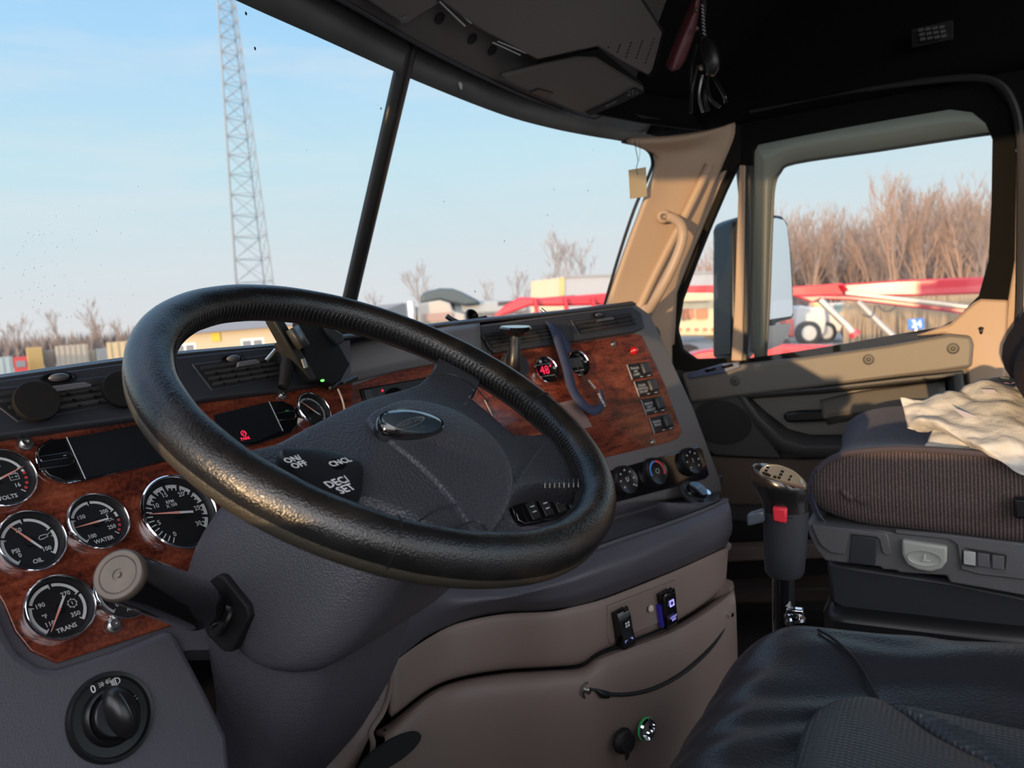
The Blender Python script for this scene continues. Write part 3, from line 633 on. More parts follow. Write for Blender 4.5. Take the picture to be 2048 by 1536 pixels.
MB().prism(gp([(551, 825), (588, 820), (594, 832), (590, 838), (558, 842)], .0055), GP.n, .003).build('rocker', gloss_m, d2, bevel=.0015, seg=3)
# radio in the seam between the two panels
rd = MB().prism(cp([(718, 778), (860, 752), (865, 815), (735, 830)], .004), CP.n, .012).build('radio', black_m, dash, bevel=.003)
m = MB(); m.prism(cp([(726, 780), (742, 777), (752, 812), (738, 815)], .007), CP.n, .004); m.build('radio_slider', darkp_m, rd, bevel=.001)
MB().lathe(CP.at(790, 797, .006), CP.n, [(.018, 0), (.017, .006), (.012, .007), (0, .007)], 28).build('radio_knob', gloss_m, rd)
MB().ball(CP.at(765, 781, .006), ex * .002, ey * .002, ez * .002).build('radio_lamp', redlit_m, rd)
text_mb(MB(), 'RADIO', CP.at(790, 797, .0135), CP.u, CP.v, .003, 0).build('knob_print', redp_m, rd, smooth=False)
# labelled rocker switches on the right of the centre wood
lab = [['TRAILER', 'ABS', 'LAMPS'], ['CRUISE', 'CONTROL', 'ON OFF'], ['MIRROR', 'HEAT', 'DEFROST'], ['ENGINE', 'BRAKE']]
for (px, py), L_ in zip([(1280, 741), (1294, 775), (1308, 811), (1324, 847)], lab):
    c = CP.at(px, py, .0035); u, v, n = CP.u, CP.v, CP.n
    s = MB().box(c, u, v, n, .064, .034, .004).build('rocker_switch', black_m, dash, bevel=.0012)
    MB().box(c + u * .014 + v * .002 + n * .005, u, v, n, .024, .026, .010).build('rocker', darkp_m, s, bevel=.004, seg=3)
    m = MB(); m.box(c + u * .014 + v * .014 + n * .003, u, v, n, .012, .0022, .002)
    m.build('rocker_guard', gloss_m, s)
    m = MB()
    for k, t_ in enumerate(L_): text_mb(m, t_, c - u * .016 + v * (.006 - .007 * k) + n * .002, u, v, .0072, 0, .0003, bold=.02)
    m.box(c + u * .020 - v * .0142 + n * .0022, u, v, n, .010, .0018, .0003).box(c - u * .004 - v * .0142 + n * .0022, u, v, n, .008, .0018, .0003)
    m.build('switch_label', grey_m, s, smooth=False)
    MB().tube([c - u * .033 + v * .017, c - u * .033 - v * .017], .0008, 6).build('switch_edge', grey_m, s)
# red jewel
j = MB().lathe(CP.at(1267, 702, .003), CP.n, [(.009, 0), (.0085, .003), (.007, .008), (.004, .011), (0, .012)], 24).build('indicator_jewel', mat('red jewel', (.45, .01, .015), .08, coat=1), dash)
# climate controls
cl = MB().prism(cp([(1195, 948), (1396, 892), (1406, 898), (1420, 950), (1412, 958), (1235, 1004), (1200, 1010)], .004), CP.n, .01).build('climate_panel', gloss_m, dash, bevel=.003)
for (px, py, k) in ((1246, 962, 0), (1306, 945, 1), (1377, 924, 2)):
    c = CP.at(px, py, .004); u, v, n = CP.u, CP.v, CP.n; R = .0300
    kb = MB().lathe(c, n, [(R, 0), (R * .97, .010), (R * .90, .014), (R * .84, .0125), (0, .0125)], 36).build('climate_knob', black_m, cl)
    m = MB(); o = c + n * .0128
    def pc(a, r): a = math.radians(a); return o + u * (math.cos(a) * r * R) + v * (math.sin(a) * r * R)
    if k == 1:
        for a in range(200, 92, -6): m.add([pc(a, .60), pc(a, .74), pc(a - 5.9, .74), pc(a - 5.9, .60)], [[0, 1, 2, 3]], 1)
        for a in range(86, -24, -6): m.add([pc(a, .60), pc(a, .74), pc(a - 5.9, .74), pc(a - 5.9, .60)], [[0, 1, 2, 3]], 2)
        m.tube([o + u * (.005 * math.cos(t)) + v * (.005 * math.sin(t)) for t in [q * math.pi / 5 for q in range(10)]], .0006, 5, closed=True)
    else:
        for a in (225, 180, 135, 90, 45, 0, -45):
            q = pc(a, .62); m.add([q - u * .0024 - v * .0012, q + u * .0024 - v * .0012, q + u * .0012 + v * .0028, q - u * .0028 + v * .001], [[0, 1, 2, 3]], 0)
        text_mb(m, 'U' if k == 0 else 'I', o, u, v, .012, 0, .0002, bold=.04)
        q = pc(230 if k == 2 else -40, .80); m.box(q, u, v, n, .003, .003, .0004, 0)
    m.build('knob_print', [grey_m, mat('blue print', (.08, .25, .75), .5) if k == 1 else grey_m, redp_m], kb, smooth=False)
# lower switch bank seen through the wheel
SB = Plane(onR(1095, 1013, 1.12), 12, 28)
sb = MB().prism([SB.at(*p) for p in [(1022, 1003), (1060, 990), (1150, 970), (1164, 982), (1164, 1022), (1150, 1032), (1050, 1050), (1036, 1042)]], SB.n, .012).build('switch_bank', gloss_m, dash, bevel=.003)
for k, x in enumerate((1065, 1091, 1117, 1141)):
    c = SB.at(x, 1022 - (x - 1065) * .26, .003)
    q = MB().box(c, SB.u, SB.v, SB.n, .019, .026, .006).build('push_switch', black_m, sb, bevel=.001)
    m = MB()
    for t_ in ((-.004, .004), (.004, -.004)) if k != 2 else ((0, .003),): m.box(c + SB.v * (t_[0] + .002) + SB.n * .0033, SB.u, SB.v, SB.n, .009, .002, .0004)
    m.build('switch_symbol', grey_m, q, smooth=False)
# ------------------------------------------------------------------ lower dash: everything below the centre panel, wrapped round a plan curve
# plan of the knee panel top edge (all at one height)
zA = -.455
topA = [(560, 1420), (640, 1392), (720, 1352), (786, 1322), (857, 1272), (917, 1243), (1006, 1226), (1100, 1221), (1185, 1204), (1299, 1161), (1384, 1126), (1455, 1090)]
planA = [((p - EYE).x, (p - EYE).y) for p in [onZ(*q, zA) for q in topA]]
xe, ye = planA[-1]; planT = planA + [(xe + .015, ye + .04), (xe + .01, ye + .16)]
planL = [(planA[0][0] - .5, planA[0][1] + .06)] + planT
def pa(pts, off=0): return [onplan(*p, planL, off) for p in pts]
def endcap(rows, back=((.012, .03), (.015, .14))): # carry each row round the corner, away from the viewer
    for r in rows:
        p = r[-1].copy()
        for dx_, dy_ in back: r.append(p + V((dx_, dy_, 0)))
    return rows
# upper grey body: from the centre panel, over the tray lip, down to the taupe panel
n0 = [(690, 985), (780, 1000), (900, 1012), (1000, 1022), (1100, 1026), (1180, 1018), (1240, 1006), (1320, 984), (1400, 962), (1444, 950)]
r0 = [CP.at(*p, -.004) for p in n0]
topp = [(640, 1392), (786, 1322), (857, 1272), (930, 1241), (1006, 1226), (1100, 1221), (1185, 1204), (1299, 1161), (1384, 1126), (1455, 1090)]
r5 = pa(topp, 0)
lip = [(690, 1120), (800, 1150), (900, 1160), (1000, 1150), (1060, 1140), (1150, 1112), (1240, 1080), (1330, 1050), (1410, 1020), (1455, 1000)]
nose = [(690, 1180), (800, 1190), (900, 1196), (1000, 1190), (1080, 1176), (1170, 1150), (1260, 1118), (1350, 1080), (1425, 1045), (1462, 1022)]
mid = [(660, 1300), (790, 1270), (870, 1236), (940, 1215), (1020, 1202), (1100, 1198), (1180, 1180), (1290, 1142), (1390, 1102), (1463, 1062)]
# tray: drop behind the lip
lipP = [onplan(*p, planL, -.0) for p in lip]
def toward(P, d): return [p + V((-d * .35, -d, 0)) for p in P]
lipR = [EYE + (p - EYE) * .985 for p in lipP]
noseR = [EYE + (onplan(*p, planL) - EYE) * .955 for p in nose]
midR = [EYE + (onplan(*p, planL) - EYE) * .962 for p in mid]
midR2 = [EYE + (onplan(*p, planL) - EYE) * .985 for p in [(a[0], a[1] - 6) for a in topp]]
front = endcap([lipR, noseR, midR, midR2, r5])
for p, dz in ((lipR[-2], -.012), (lipR[-1], -.05)): p.z += dz
MB().grid(patch(front, 5, 5)).build('lower_front', dash_m, dash, solid=.006)
# tray back wall and floor between the centre panel and the lip
trayb = [p + V((.004, .01, -.035)) for p in r0]; trayf = [p + V((0, .012, -.018)) for p in lipR[:len(r0)]]
MB().grid(patch([r0, [p + V((0, .004, -.012)) for p in r0], trayb, [(a + b_) / 2 + V((0, 0, -.012)) for a, b_ in zip(trayb, trayf)], trayf[:len(r0)], lipR[:len(r0)]], 5, 3)).build('tray', dash_m, dash, solid=.004)
MB().tube(crom(lipR[:len(r0)], 5), .0032, 8).build('tray_lip', dash_m, dash)
MB().tube(crom([p + V((0, .014, -.002)) for p in lipR[2:len(r0)]], 5), .0022, 8).build('tray_groove', matte_m, dash)
# triangular pocket divider and the knob at its right end
ka = CP.at(1392, 990, .05); KP = Plane(ka, 21, 55)
td = MB().prism([CP.at(1352, 1003, .01), CP.at(1382, 1020, .02), CP.at(1366, 1044, .02), CP.at(1352, 1046, .012)], CP.n, .012).build('tray_divider', wing_m, dash, bevel=.003)
kn = MB().lathe(ka, KP.n, [(.036, 0), (.036, .004), (.031, .007), (.026, .004), (.022, .004)], 36, up=KP.v).build('knob_bezel', darkp_m, dash)
kk = MB().lathe(ka - KP.u * .006, KP.n, [(.021, .003), (.021, .016), (.019, .020), (0, .022)], 30).build('push_knob', gloss_m, dash)
MB().lathe(ka - KP.u * .006, KP.n, [(.0215, .006), (.0225, .010), (.0215, .013), (.020, .006)], 30, cap=False).build('knob_ring', chrome_m, kk)
text_mb(MB(), 'DIFF', ka - KP.u * .006 + KP.n * .0222, KP.u, KP.v, .008, 0).build('knob_print', grey_m, kk, smooth=False)
MB().lathe(ka + KP.u * .024 - KP.v * .006, KP.n, [(.008, 0), (.008, .008), (0, .009)], 18).build('lighter_knob', chrome_m, dash)
# lower right tail of the grey body going away (side of the centre console)
# taupe upper knee panel
grv = [(640, 1440), (700, 1462), (748, 1457), (783, 1436), (857, 1380), (917, 1356), (1006, 1341), (1100, 1335), (1160, 1329), (1199, 1304), (1259, 1282), (1355, 1242), (1435, 1188), (1452, 1162)]
topB = [(640, 1396), (700, 1366), (748, 1345), (783, 1326), (857, 1275), (917, 1246), (1006, 1228), (1100, 1223), (1145, 1214), (1199, 1200), (1259, 1178), (1355, 1139), (1435, 1102), (1457, 1091)]
def bulge(P, k): return [EYE + (p - EYE) * k for p in P]
midB = [((a[0] + b_[0]) / 2, (a[1] + b_[1]) / 2) for a, b_ in zip(topB, grv)]
rk = endcap([pa(topB), bulge(pa([(a, b_ + 5) for a, b_ in topB]), .988), bulge(pa(midB), .984), bulge(pa([(a, b_ - 8) for a, b_ in grv]), .986), pa(grv)])
MB().grid(patch([r[3:] for r in rk], 5, 4)).build('knee_panel', tan_m, dash, solid=.006)
# lower knee panel
lowB = [(a, b_ + 4) for a, b_ in grv]
e1 = [(700, 1500), (740, 1495), (770, 1480), (800, 1455), (860, 1402), (917, 1378), (1006, 1364), (1100, 1358), (1160, 1352), (1199, 1330), (1259, 1308), (1362, 1268), (1448, 1212), (1468, 1180)]
e2 = [(640, 1600), (690, 1590), (740, 1570), (790, 1540), (860, 1500), (920, 1480), (1006, 1470), (1100, 1468), (1160, 1462), (1199, 1450), (1265, 1430), (1372, 1390), (1462, 1330), (1472, 1250)]
e3 = [(600, 1760), (660, 1760), (720, 1760), (780, 1740), (860, 1710), (930, 1700), (1006, 1700), (1100, 1700), (1160, 1700), (1205, 1690), (1270, 1670), (1378, 1620), (1466, 1540), (1474, 1440)]
rl = endcap([bulge(pa(lowB), .999), bulge(pa(e1), .955), bulge(pa(e2), .95), bulge(pa(e3), .985)])
MB().grid(patch([r[2:] for r in rl], 5, 5)).build('lower_knee_panel', tan_m, dash, solid=.006)
MB().wbox(-.60, .50, .80, .97, 2.35 - .80, 2.35 - .50).build('console_core', matte_m, dash)
# accessory switch plate with two rockers
ap = [onplan(*p, planL) for p in [(1217, 1212), (1352, 1160), (1357, 1182), (1326, 1243), (1222, 1290), (1214, 1270)]]
nrm = (ap[1] - ap[0]).cross(ap[4] - ap[0]).normalized(); nrm = nrm if nrm.dot(EYE - ap[0]) > 0 else -nrm
ap = [EYE + (p - EYE) * .981 for p in ap]
pl8 = MB().prism(ap, nrm, .006).build('switch_plate', tan_m, dash, bevel=.002)
def acc(px, py, lit, tip):
    c = EYE + (onplan(px, py, planL) - EYE) * .977; vv = (ez - nrm * nrm.dot(ez)).normalized(); uu = vv.cross(nrm)
    vv = (vv + uu * -.10).normalized(); uu = vv.cross(nrm).normalized()
    s = MB().box(c, uu, vv, nrm, .026, .058, .010).build('accessory_switch', black_m, dash, bevel=.002)
    prof = []
    for k in range(13):
        t = -1 + k / 6; prof.append((t * .032, .011 + .007 * (abs(t) ** 1.5) * (1 if (t > 0) == tip else .25) - .006 * abs(t) ** 3))
    P = [[c + uu * x + vv * a + nrm * (h if abs(x) < .012 else .002) for a, h in prof] for x in (-.0130, -.0125, -.0115, 0, .0115, .0125, .0130)]
    r = MB().grid(P).build('paddle', gloss_m, s, solid=.002)
    o = c + vv * .012 + nrm * .0158; m = MB()
    if lit:
        for sx, sy in ((-1, -1), (-1, 1), (1, -1), (1, 1)): m.box(o + uu * .0038 * sx + vv * .0038 * sy, uu, vv, nrm, .003, .003, .0006)
        m.box(o + vv * .0045, uu, vv, nrm, .008, .0015, .0006).box(o - vv * .0045, uu, vv, nrm, .008, .0015, .0006).box(o + uu * .0045, uu, vv, nrm, .0015, .009, .0006).box(o - uu * .0045, uu, vv, nrm, .0015, .009, .0006)
        text_mb(m, 'LIGHT\nBAR', c - vv * .014 + nrm * .0155, uu, vv, .0055, 1, .0006)
        m.build('switch_symbol', [bluelit_m, bluelit_m], r, smooth=False)
    else:
        for i in (-1, 1):
            for j in (-1, 1): m.box(o + uu * .0026 * i + vv * (.0024 * j - .003), uu, vv, nrm, .0036, .0032, .0006)
        text_mb(m, 'DRIVER', c - vv * .018 + nrm * .014, uu, vv, .0055, 1, .0006)
        m.build('switch_symbol', [white_m, bluelit_m], r, smooth=False)
    if lit: MB().box(c - uu * .0155 - vv * .008 + nrm * .001, uu, vv, nrm, .005, .038, .008).build('side_glow', bluedim_m, s)
acc(1242, 1254, False, False); acc(1331, 1215, True, True)
MB().lathe(EYE + (onplan(1301, 1217, planL) - EYE) * .979, nrm, [(.006, 0), (.006, .002), (.004, .004), (0, .0045)], 16).build('plate_screw', mat('pale screw', (.6, .5, .42), .4), dash)
# strap across the lower panel with its two fixings
bc = thing('bungee_strap', 'thin black elastic cord hooked across the taupe knee panel below the rocker switches', 'cord', EYE + (onplan(1174, 1380, planL) - EYE) * .95)
cps = [(1214, 1389), (1260, 1388), (1310, 1376), (1360, 1350), (1400, 1318), (1430, 1285), (1450, 1250), (1452, 1232)]
ks = [.945, .944, .943, .942, .944, .948, .953, .955]
MB().tube(crom([EYE + (onplan(*p, planL) - EYE) * k for p, k in zip(cps, ks)], 6), .0032, 8).build('cord', rubber_m, bc)
c0 = EYE + (onplan(1174, 1380, planL) - EYE) * .950
MB().lathe(c0, nrm, [(.013, 0), (.013, .0015), (.010, .002), (.009, .001), (.005, .001), (.005, .005), (.003, .006), (0, .006)], 22).build('anchor_screw', steel_m, bc)
MB().tube([EYE + (onplan(*p, planL) - EYE) * .944 for p in [(1180, 1377), (1192, 1380), (1204, 1388), (1216, 1390)]], [.0015, .0022, .0062, .0055], 10).build('hook', black_m, bc)
MB().lathe(EYE + (onplan(1452, 1226, planL) - EYE) * .955, nrm, [(.010, 0), (.009, .002), (.004, .003), (.004, .014), (0, .015)], 20).build('anchor_screw', chrome_m, bc)
# power socket with rubber cap and lit metal socket
c1 = EYE + (onplan(1243, 1480, planL) - EYE) * .945
sk = MB().lathe(c1, nrm, [(.019, 0), (.020, .004), (.018, .009), (.015, .011), (.014, .016), (0, .017)], 28).build('power_socket', rubber_m, dash)
MB().box(c1 - ez * .019 + nrm * .010, ex, ez, nrm, .014, .014, .004).build('cap_tab', rubber_m, sk, bevel=.003)
c2 = EYE + (onplan(1290, 1456, planL) - EYE) * .945
s2 = MB().lathe(c2, nrm, [(.017, 0), (.018, .006), (.016, .009), (.014, .008), (.013, .002), (0, .002)], 28).build('metal_socket', chrome_m, dash)
MB().lathe(c2 - nrm * .0, nrm, [(.0180, .001), (.0187, .003), (.0180, .005), (.017, .003)], 28, cap=False).build('glow_ring', green_m, s2)
# left edge of the knee panels: flange with slots, hanging behind the column
flg = [[(778, 1330), (700, 1440), (640, 1492), (560, 1540)], [(781, 1336), (722, 1440), (672, 1500), (600, 1560)], [(782, 1345), (762, 1425), (738, 1475), (700, 1560)]]
MB().grid(patch([[EYE + (onplan(*p, planL) - EYE) * k for p in r] for r, k in zip(flg, (1.06, .985, .97))], 5, 3)).build('panel_flange', tan_m, dash, solid=.005)
MB().tube(crom([EYE + (onplan(*p, planL) - EYE) * .970 for p in [(783, 1332), (779, 1380), (765, 1425), (742, 1462), (746, 1490), (738, 1540), (720, 1600)]], 5), .004, 8).build('flange_rib', tan_m, dash)
for px, py in ((752, 1392), (773, 1466), (722, 1372)):
    MB().box(EYE + (onplan(px, py, planL) - EYE) * .972, nrm.cross(ez), (ez + nrm.cross(ez) * .35).normalized(), nrm, .003, .012, .004).build('clip_slot', matte_m, dash)
MB().prism([EYE + (onplan(840 - 60 + 66 * math.cos(t) * .95 + 24 * math.sin(t) * .3, 1508 - 38 * math.cos(t) + 22 * math.sin(t), planL) - EYE) * .930 for t in [2 * math.pi * k / 24 for k in range(24)]], nrm, .004).build('kick_opening', matte_m, dash)
MB().prism([EYE + (onplan(*p, planL) - EYE) * 1.07 for p in [(700, 1290), (780, 1250), (782, 1325), (764, 1330), (742, 1330), (738, 1300)]], nrm, .02).build('bracket', darkp_m, dash, bevel=.003)
MB().prism([EYE + (onplan(*p, planL) - EYE) * 1.08 for p in [(735, 1290), (745, 1330), (775, 1334), (730, 1380), (690, 1440), (640, 1480), (660, 1400)]], nrm, .01).build('inner_bracket', tan_m, dash, bevel=.003)
# passenger side of the dash, mostly behind the centre console
MB().wbox(.56, 1.0, .68, 1.0, 2.35 - .42, 2.35 - .05).build('passenger_dash', darkp_m, dash, bevel=.02)
# ------------------------------------------------------------------ headlamp switch panel, bottom left
HP = Plane(GP.at(200, 1300, .006), 0, 22)
def hpp(pts, w=0): return [HP.at(*p, w) for p in pts]
MB().prism(hpp([(-420, 1180), (-60, 1175), (-8, 1205), (14, 1262), (40, 1303), (80, 1330), (118, 1336), (230, 1302), (343, 1256), (358, 1272), (420, 1390), (458, 1470), (466, 1560), (470, 1750), (-420, 1800)], .004), HP.n, .03).build('switch_panel', dash_m, dash, bevel=.008, seg=4)
c = HP.at(220, 1434, .004); u, v, n = HP.u, HP.v, HP.n
R = .0375
hs = MB().lathe(c, n, [(R, -.002), (R * 1.0, .003), (R * .96, .006), (R * .90, .0055), (R * .86, .002), (0, .0015)], 56).build('headlamp_switch', black_m, dash)
MB().lathe(c, n, [(R * .66, .0015), (R * .64, .006), (R * .58, .008), (R * .50, .005), (0, .005)], 48).build('switch_ring', black_m, hs)
a = math.radians(94); kd = u * math.cos(a) + v * math.sin(a); ke = n.cross(kd)
kb = MB(); kb.lathe(c, n, [(R * .50, .006), (R * .49, .011), (R * .46, .012), (0, .012)], 40)
kb.build('knob', black_m, hs)
kg = MB().ball(c + n * .010 - ke * (R * .10), kd * (R * .64), ke * (R * .38), n * .015, n=28)
kg.build('knob_grip', mat('knob satin', (.012, .012, .013), .30), hs)
MB().tube([c + n * .0252 - ke * (R * .10) + kd * (R * .42 * t) - n * (.0035 * t * t * 1.2) for t in (-1, -.5, 0, .5, 1)], .0012, 8).build('grip_ridge', MATS['knob satin'], hs)
m = MB(); o = c + n * .0060
def hpol(ang, r, h=0): t = math.radians(ang); return o + u * (R * r * math.cos(t)) + v * (R * r * math.sin(t)) + n * h
o = c + n * .0025
text_mb(m, '0', hpol(104, .76), u, v, .0095, 0, .0004, bold=.01)
q = hpol(82, .77)
for sgn in (-1, 1):
    e = q + u * sgn * .0022
    m.tube([e - v * .0018, e + u * sgn * -.0012, e + v * .0018, e + u * sgn * .0006, e - v * .0018], .00028, 5)
    for k in (-1, 0, 1): m.tube([e + u * sgn * .0012 + v * .0013 * k, e + u * sgn * .0032 + v * .0018 * k], .00028, 5)
q = hpol(62, .77)
m.tube([q + V((0, 0, 0)) + v * .0032 - u * .0004, q + u * .0028 + v * .0018, q + u * .0036, q + u * .0028 - v * .0018, q - v * .0032 - u * .0004, q + v * .0032 - u * .0004], .0004, 5)
for k in range(-3, 4): m.tube([q - u * .0014 + v * .0010 * k, q - u * .0046 + v * (.0010 * k - .0012)], .0003, 5)
o = c + n * .0070
q = hpol(12, .52); m.tube([q + u * .0022 * math.cos(t) + v * .0022 * math.sin(t) for t in [k * .7854 for k in range(8)]], .00026, 5, closed=True)
for k in range(8): t = k * .7854; m.tube([q + u * .0034 * math.cos(t) + v * .0034 * math.sin(t), q + u * .0046 * math.cos(t) + v * .0046 * math.sin(t)], .00026, 5)
o = c + n * .0098; m.tube([hpol(92, .60), hpol(76, .56)], .0008, 8)
m.build('switch_symbols', white_m, hs, smooth=False)

# ================================================================== STEERING WHEEL
T32 = math.radians(32)
WC = W(.571, .461, -.077); wn = V((0, -math.sin(T32), math.cos(T32))); wu = V((1, 0, 0)); wv = wn.cross(wu)
def wp(a, b_, h=0): return WC + wu * a + wv * b_ + wn * h
def wpx(px, py, h=0):
    r = ray(px, py); o = WC + wn * h
    return EYE + r * ((o - EYE).dot(wn) / r.dot(wn))
sw = thing('steering_wheel', 'large black leather-wrapped steering wheel with a four-spoke grained hub', 'steering wheel', WC)
RR = .213; rr_ = .0188
nu_, nv_ = 160, 28; P = []
for i in range(nu_):
    t = 2 * math.pi * i / nu_; d = V((math.cos(t), math.sin(t)))
    row = []
    for k in range(nv_):
        f = 2 * math.pi * k / nv_
        r = rr_ * (1 + .012 * math.sin(t * 23 + 2 * f) * (1 if math.cos(f) < -.2 else .3))
        rad = RR + r * math.cos(f); row.append(wp(d.x * rad, d.y * rad, r * 1.03 * math.sin(f)))
    P.append(row)
MB().grid(P, cu=True, cv=True).build('rim', leather_m, sw)
# hard plastic core showing under the wrap
MB().tube([wp((RR + .004) * math.cos(t), (RR + .004) * math.sin(t), -.0085) for t in [2 * math.pi * k / 120 for k in range(120)]], .0140, 12, closed=True).build('rim_core', mat('rim core', (.035, .030, .022), .45, bump=[('n', 600, .0008)]), sw)
# lacing round the inside of the rim
m = MB(); N = 230
for i in range(N):
    t = 2 * math.pi * i / N
    f = math.pi + .42
    for (f0, f1) in ((math.pi - .42, math.pi + .02), (math.pi - .02, math.pi + .42)):
        q = []
        for j in range(5):
            ff = f0 + (f1 - f0) * j / 4; tt = t + (.010 * (j / 4) if f0 < math.pi - .1 else .010 * (1 - j / 4)); r = rr_ * 1.035 + .0006 * math.sin(math.pi * j / 4)
            rad = RR + r * math.cos(ff); q.append(wp(math.cos(tt) * rad, math.sin(tt) * rad, r * 1.03 * math.sin(ff)))
        m.tube(q, .00065, 5)
m.build('lacing', mat('waxed thread', (.020, .020, .021), .35), sw)
# seams across the wrap
for t0 in (-15, -139):
    m = MB()
    for dd in (0,):
        t = math.radians(t0 + dd)
        m.tube([wp(math.cos(t) * (RR + (rr_ + .0002) * math.cos(f)), math.sin(t) * (RR + (rr_ + .0002) * math.cos(f)), (rr_ + .0002) * 1.03 * math.sin(f)) for f in [2 * math.pi * k / 28 for k in range(28)]], .0009, 6, closed=True)
    m.build('wrap_seam', black_m, sw)
m = MB(); m.tube([wp(math.cos(t) * (RR + rr_ * math.cos(.95)), math.sin(t) * (RR + rr_ * math.cos(.95)), rr_ * 1.05 * math.sin(.95)) for t in [math.radians(a) for a in range(-5, 32)]], .0006, 5)
m.build('orange_thread', mat('orange thread', (.35, .15, .05), .6), sw)
# hub body with spokes
HO = [(.200, .085), (.165, .066), (.140, .056), (.118, .047), (.09, .037), (.045, .031), (-.001, .026), (-.045, .018), (-.084, .010), (-.12, .003), (-.155, -.004), (-.200, -.006),
      (-.200, -.052), (-.165, -.066), (-.138, -.088), (-.118, -.118), (-.110, -.150), (-.112, -.178), (-.045, -.203), (-.052, -.178), (-.035, -.164), (-.005, -.152), (.022, -.144), (.055, -.146), (.085, -.154), (.112, -.172), (.128, -.160),
      (.165, -.125), (.182, -.098), (.160, -.094), (.136, -.090), (.124, -.074), (.132, -.045), (.138, -.018), (.146, .006), (.172, .020), (.202, .026)]
HO3 = crom([V((a, b_, 0)) for a, b_ in HO], 3, closed=True)
def hubdome(outl, cx, cy, prof, name, m_, par, **k):
    return MB().dome([wp(p.x, p.y, 0) for p in outl], wp(cx, cy, 0), prof, wn).build(name, m_, par, **k)
def hubH(a, b_): return .016 * math.exp(-(((a + .025) / .085) ** 2 + ((b_ + .065) / .085) ** 2)) - .006
def padH(a, b_): return .019 * math.exp(-(((a - .012) / .10) ** 2 + ((b_ + .062) / .10) ** 2)) + .000
def shaped(outl2, cx, cy, prof, fn):
    m = MB(); N = len(outl2); c = V((cx, cy, 0))
    for k, e in prof:
        for p in outl2:
            q = c + (p - c) * k; m.v.append(wp(q.x, q.y, fn(q.x, q.y) - e))
    for j in range(len(prof) - 1):
        for i in range(N): i2 = (i + 1) % N; m.f.append([j * N + i, j * N + i2, (j + 1) * N + i2, (j + 1) * N + i]); m.m.append(0)
    m.v.append(wp(cx, cy, fn(cx, cy) - prof[-1][1])); L_ = len(m.v) - 1
    for i in range(N): m.f.append([(len(prof) - 1) * N + i, (len(prof) - 1) * N + (i + 1) % N, L_]); m.m.append(0)
    return m
shaped(HO3, .02, -.055, [(.975, .024), (1.0, .014), (.997, .007), (.975, .0025), (.94, .0005), (.86, 0), (.75, 0), (.62, 0), (.5, 0), (.38, 0), (.26, 0), (.13, 0)], hubH).build('hub', hub_m, sw, ang=180)
PO = [(735, 838), (765, 818), (820, 808), (900, 830), (960, 868), (1000, 905), (1024, 950), (1024, 995), (1004, 1035), (978, 1058), (955, 1050), (900, 985), (840, 932), (780, 885)]
def uvp(px, py, h=0):
    d = wpx(px, py, h) - WC; return V((d.dot(wu), d.dot(wv), 0))
pad2 = crom([uvp(*p, .008) for p in PO], 5, closed=True); pcu = uvp(905, 925, .008)
shaped(pad2, pcu.x, pcu.y, [(1.0, .016), (1.0, .004), (.985, .0012), (.96, .0003), (.9, 0), (.8, 0), (.68, 0), (.55, 0), (.4, 0), (.25, 0), (.12, 0)], padH).build('horn_pad', hub_m, sw, ang=180)
# oval badge
def ell(cx, cy, a, b_, rot, n=36): return [(cx + a * math.cos(t) * math.cos(rot) - b_ * math.sin(t) * math.sin(rot), cy + a * math.cos(t) * math.sin(rot) + b_ * math.sin(t) * math.cos(rot)) for t in [2 * math.pi * k / n for k in range(n)]]
eo = [wpx(*p, .0165) for p in ell(821, 848, 66, 24, .12)]; ec = wpx(821, 848, .0165)
bn = (EYE - ec).normalized() * .25 + wn; bn.normalize()
bd = MB().dome(eo, ec, [(1.03, -.010), (1.03, .001), (.99, .003), (.95, .002)], wn).build('badge_rim', gloss_m, sw)
MB().dome(eo, ec, [(.95, .001), (.9, .004), (.7, .006), (.4, .0072), (.1, .0076)], wn).build('badge', mat('badge blue black', (.03, .045, .06), .12, coat=.5), bd)
def bw(px, py): return wpx(px, py, .0245)
m = MB(); m.tube([bw(*p) for p in ell(820, 846, 30, 7.5, -.33, 28)], .0005, 5, closed=True)
ub = (bw(848, 837) - bw(792, 856)).normalized(); vb = wn.cross(ub)
text_mb(m, 'FREIGHTLINER', bw(820, 846), ub, vb, .0058, 0, .0004, bold=.02); text_mb(m, 'L', bw(845, 853), ub, vb, .006, 0, .0004)
m.build('badge_lettering', mat('badge print', (.10, .11, .12), .3), bd, smooth=False)
for k in range(8):
    q = [wpx(1090 + k * 9.5, 968 - k * .2 + d_, .004 + .0035 * (1 - abs(d_) / 9)) for d_ in (-8, -4, 0, 4, 8)]
    MB().tube(q, .0013, 6).build('spoke_stitch', leather_m, sw)
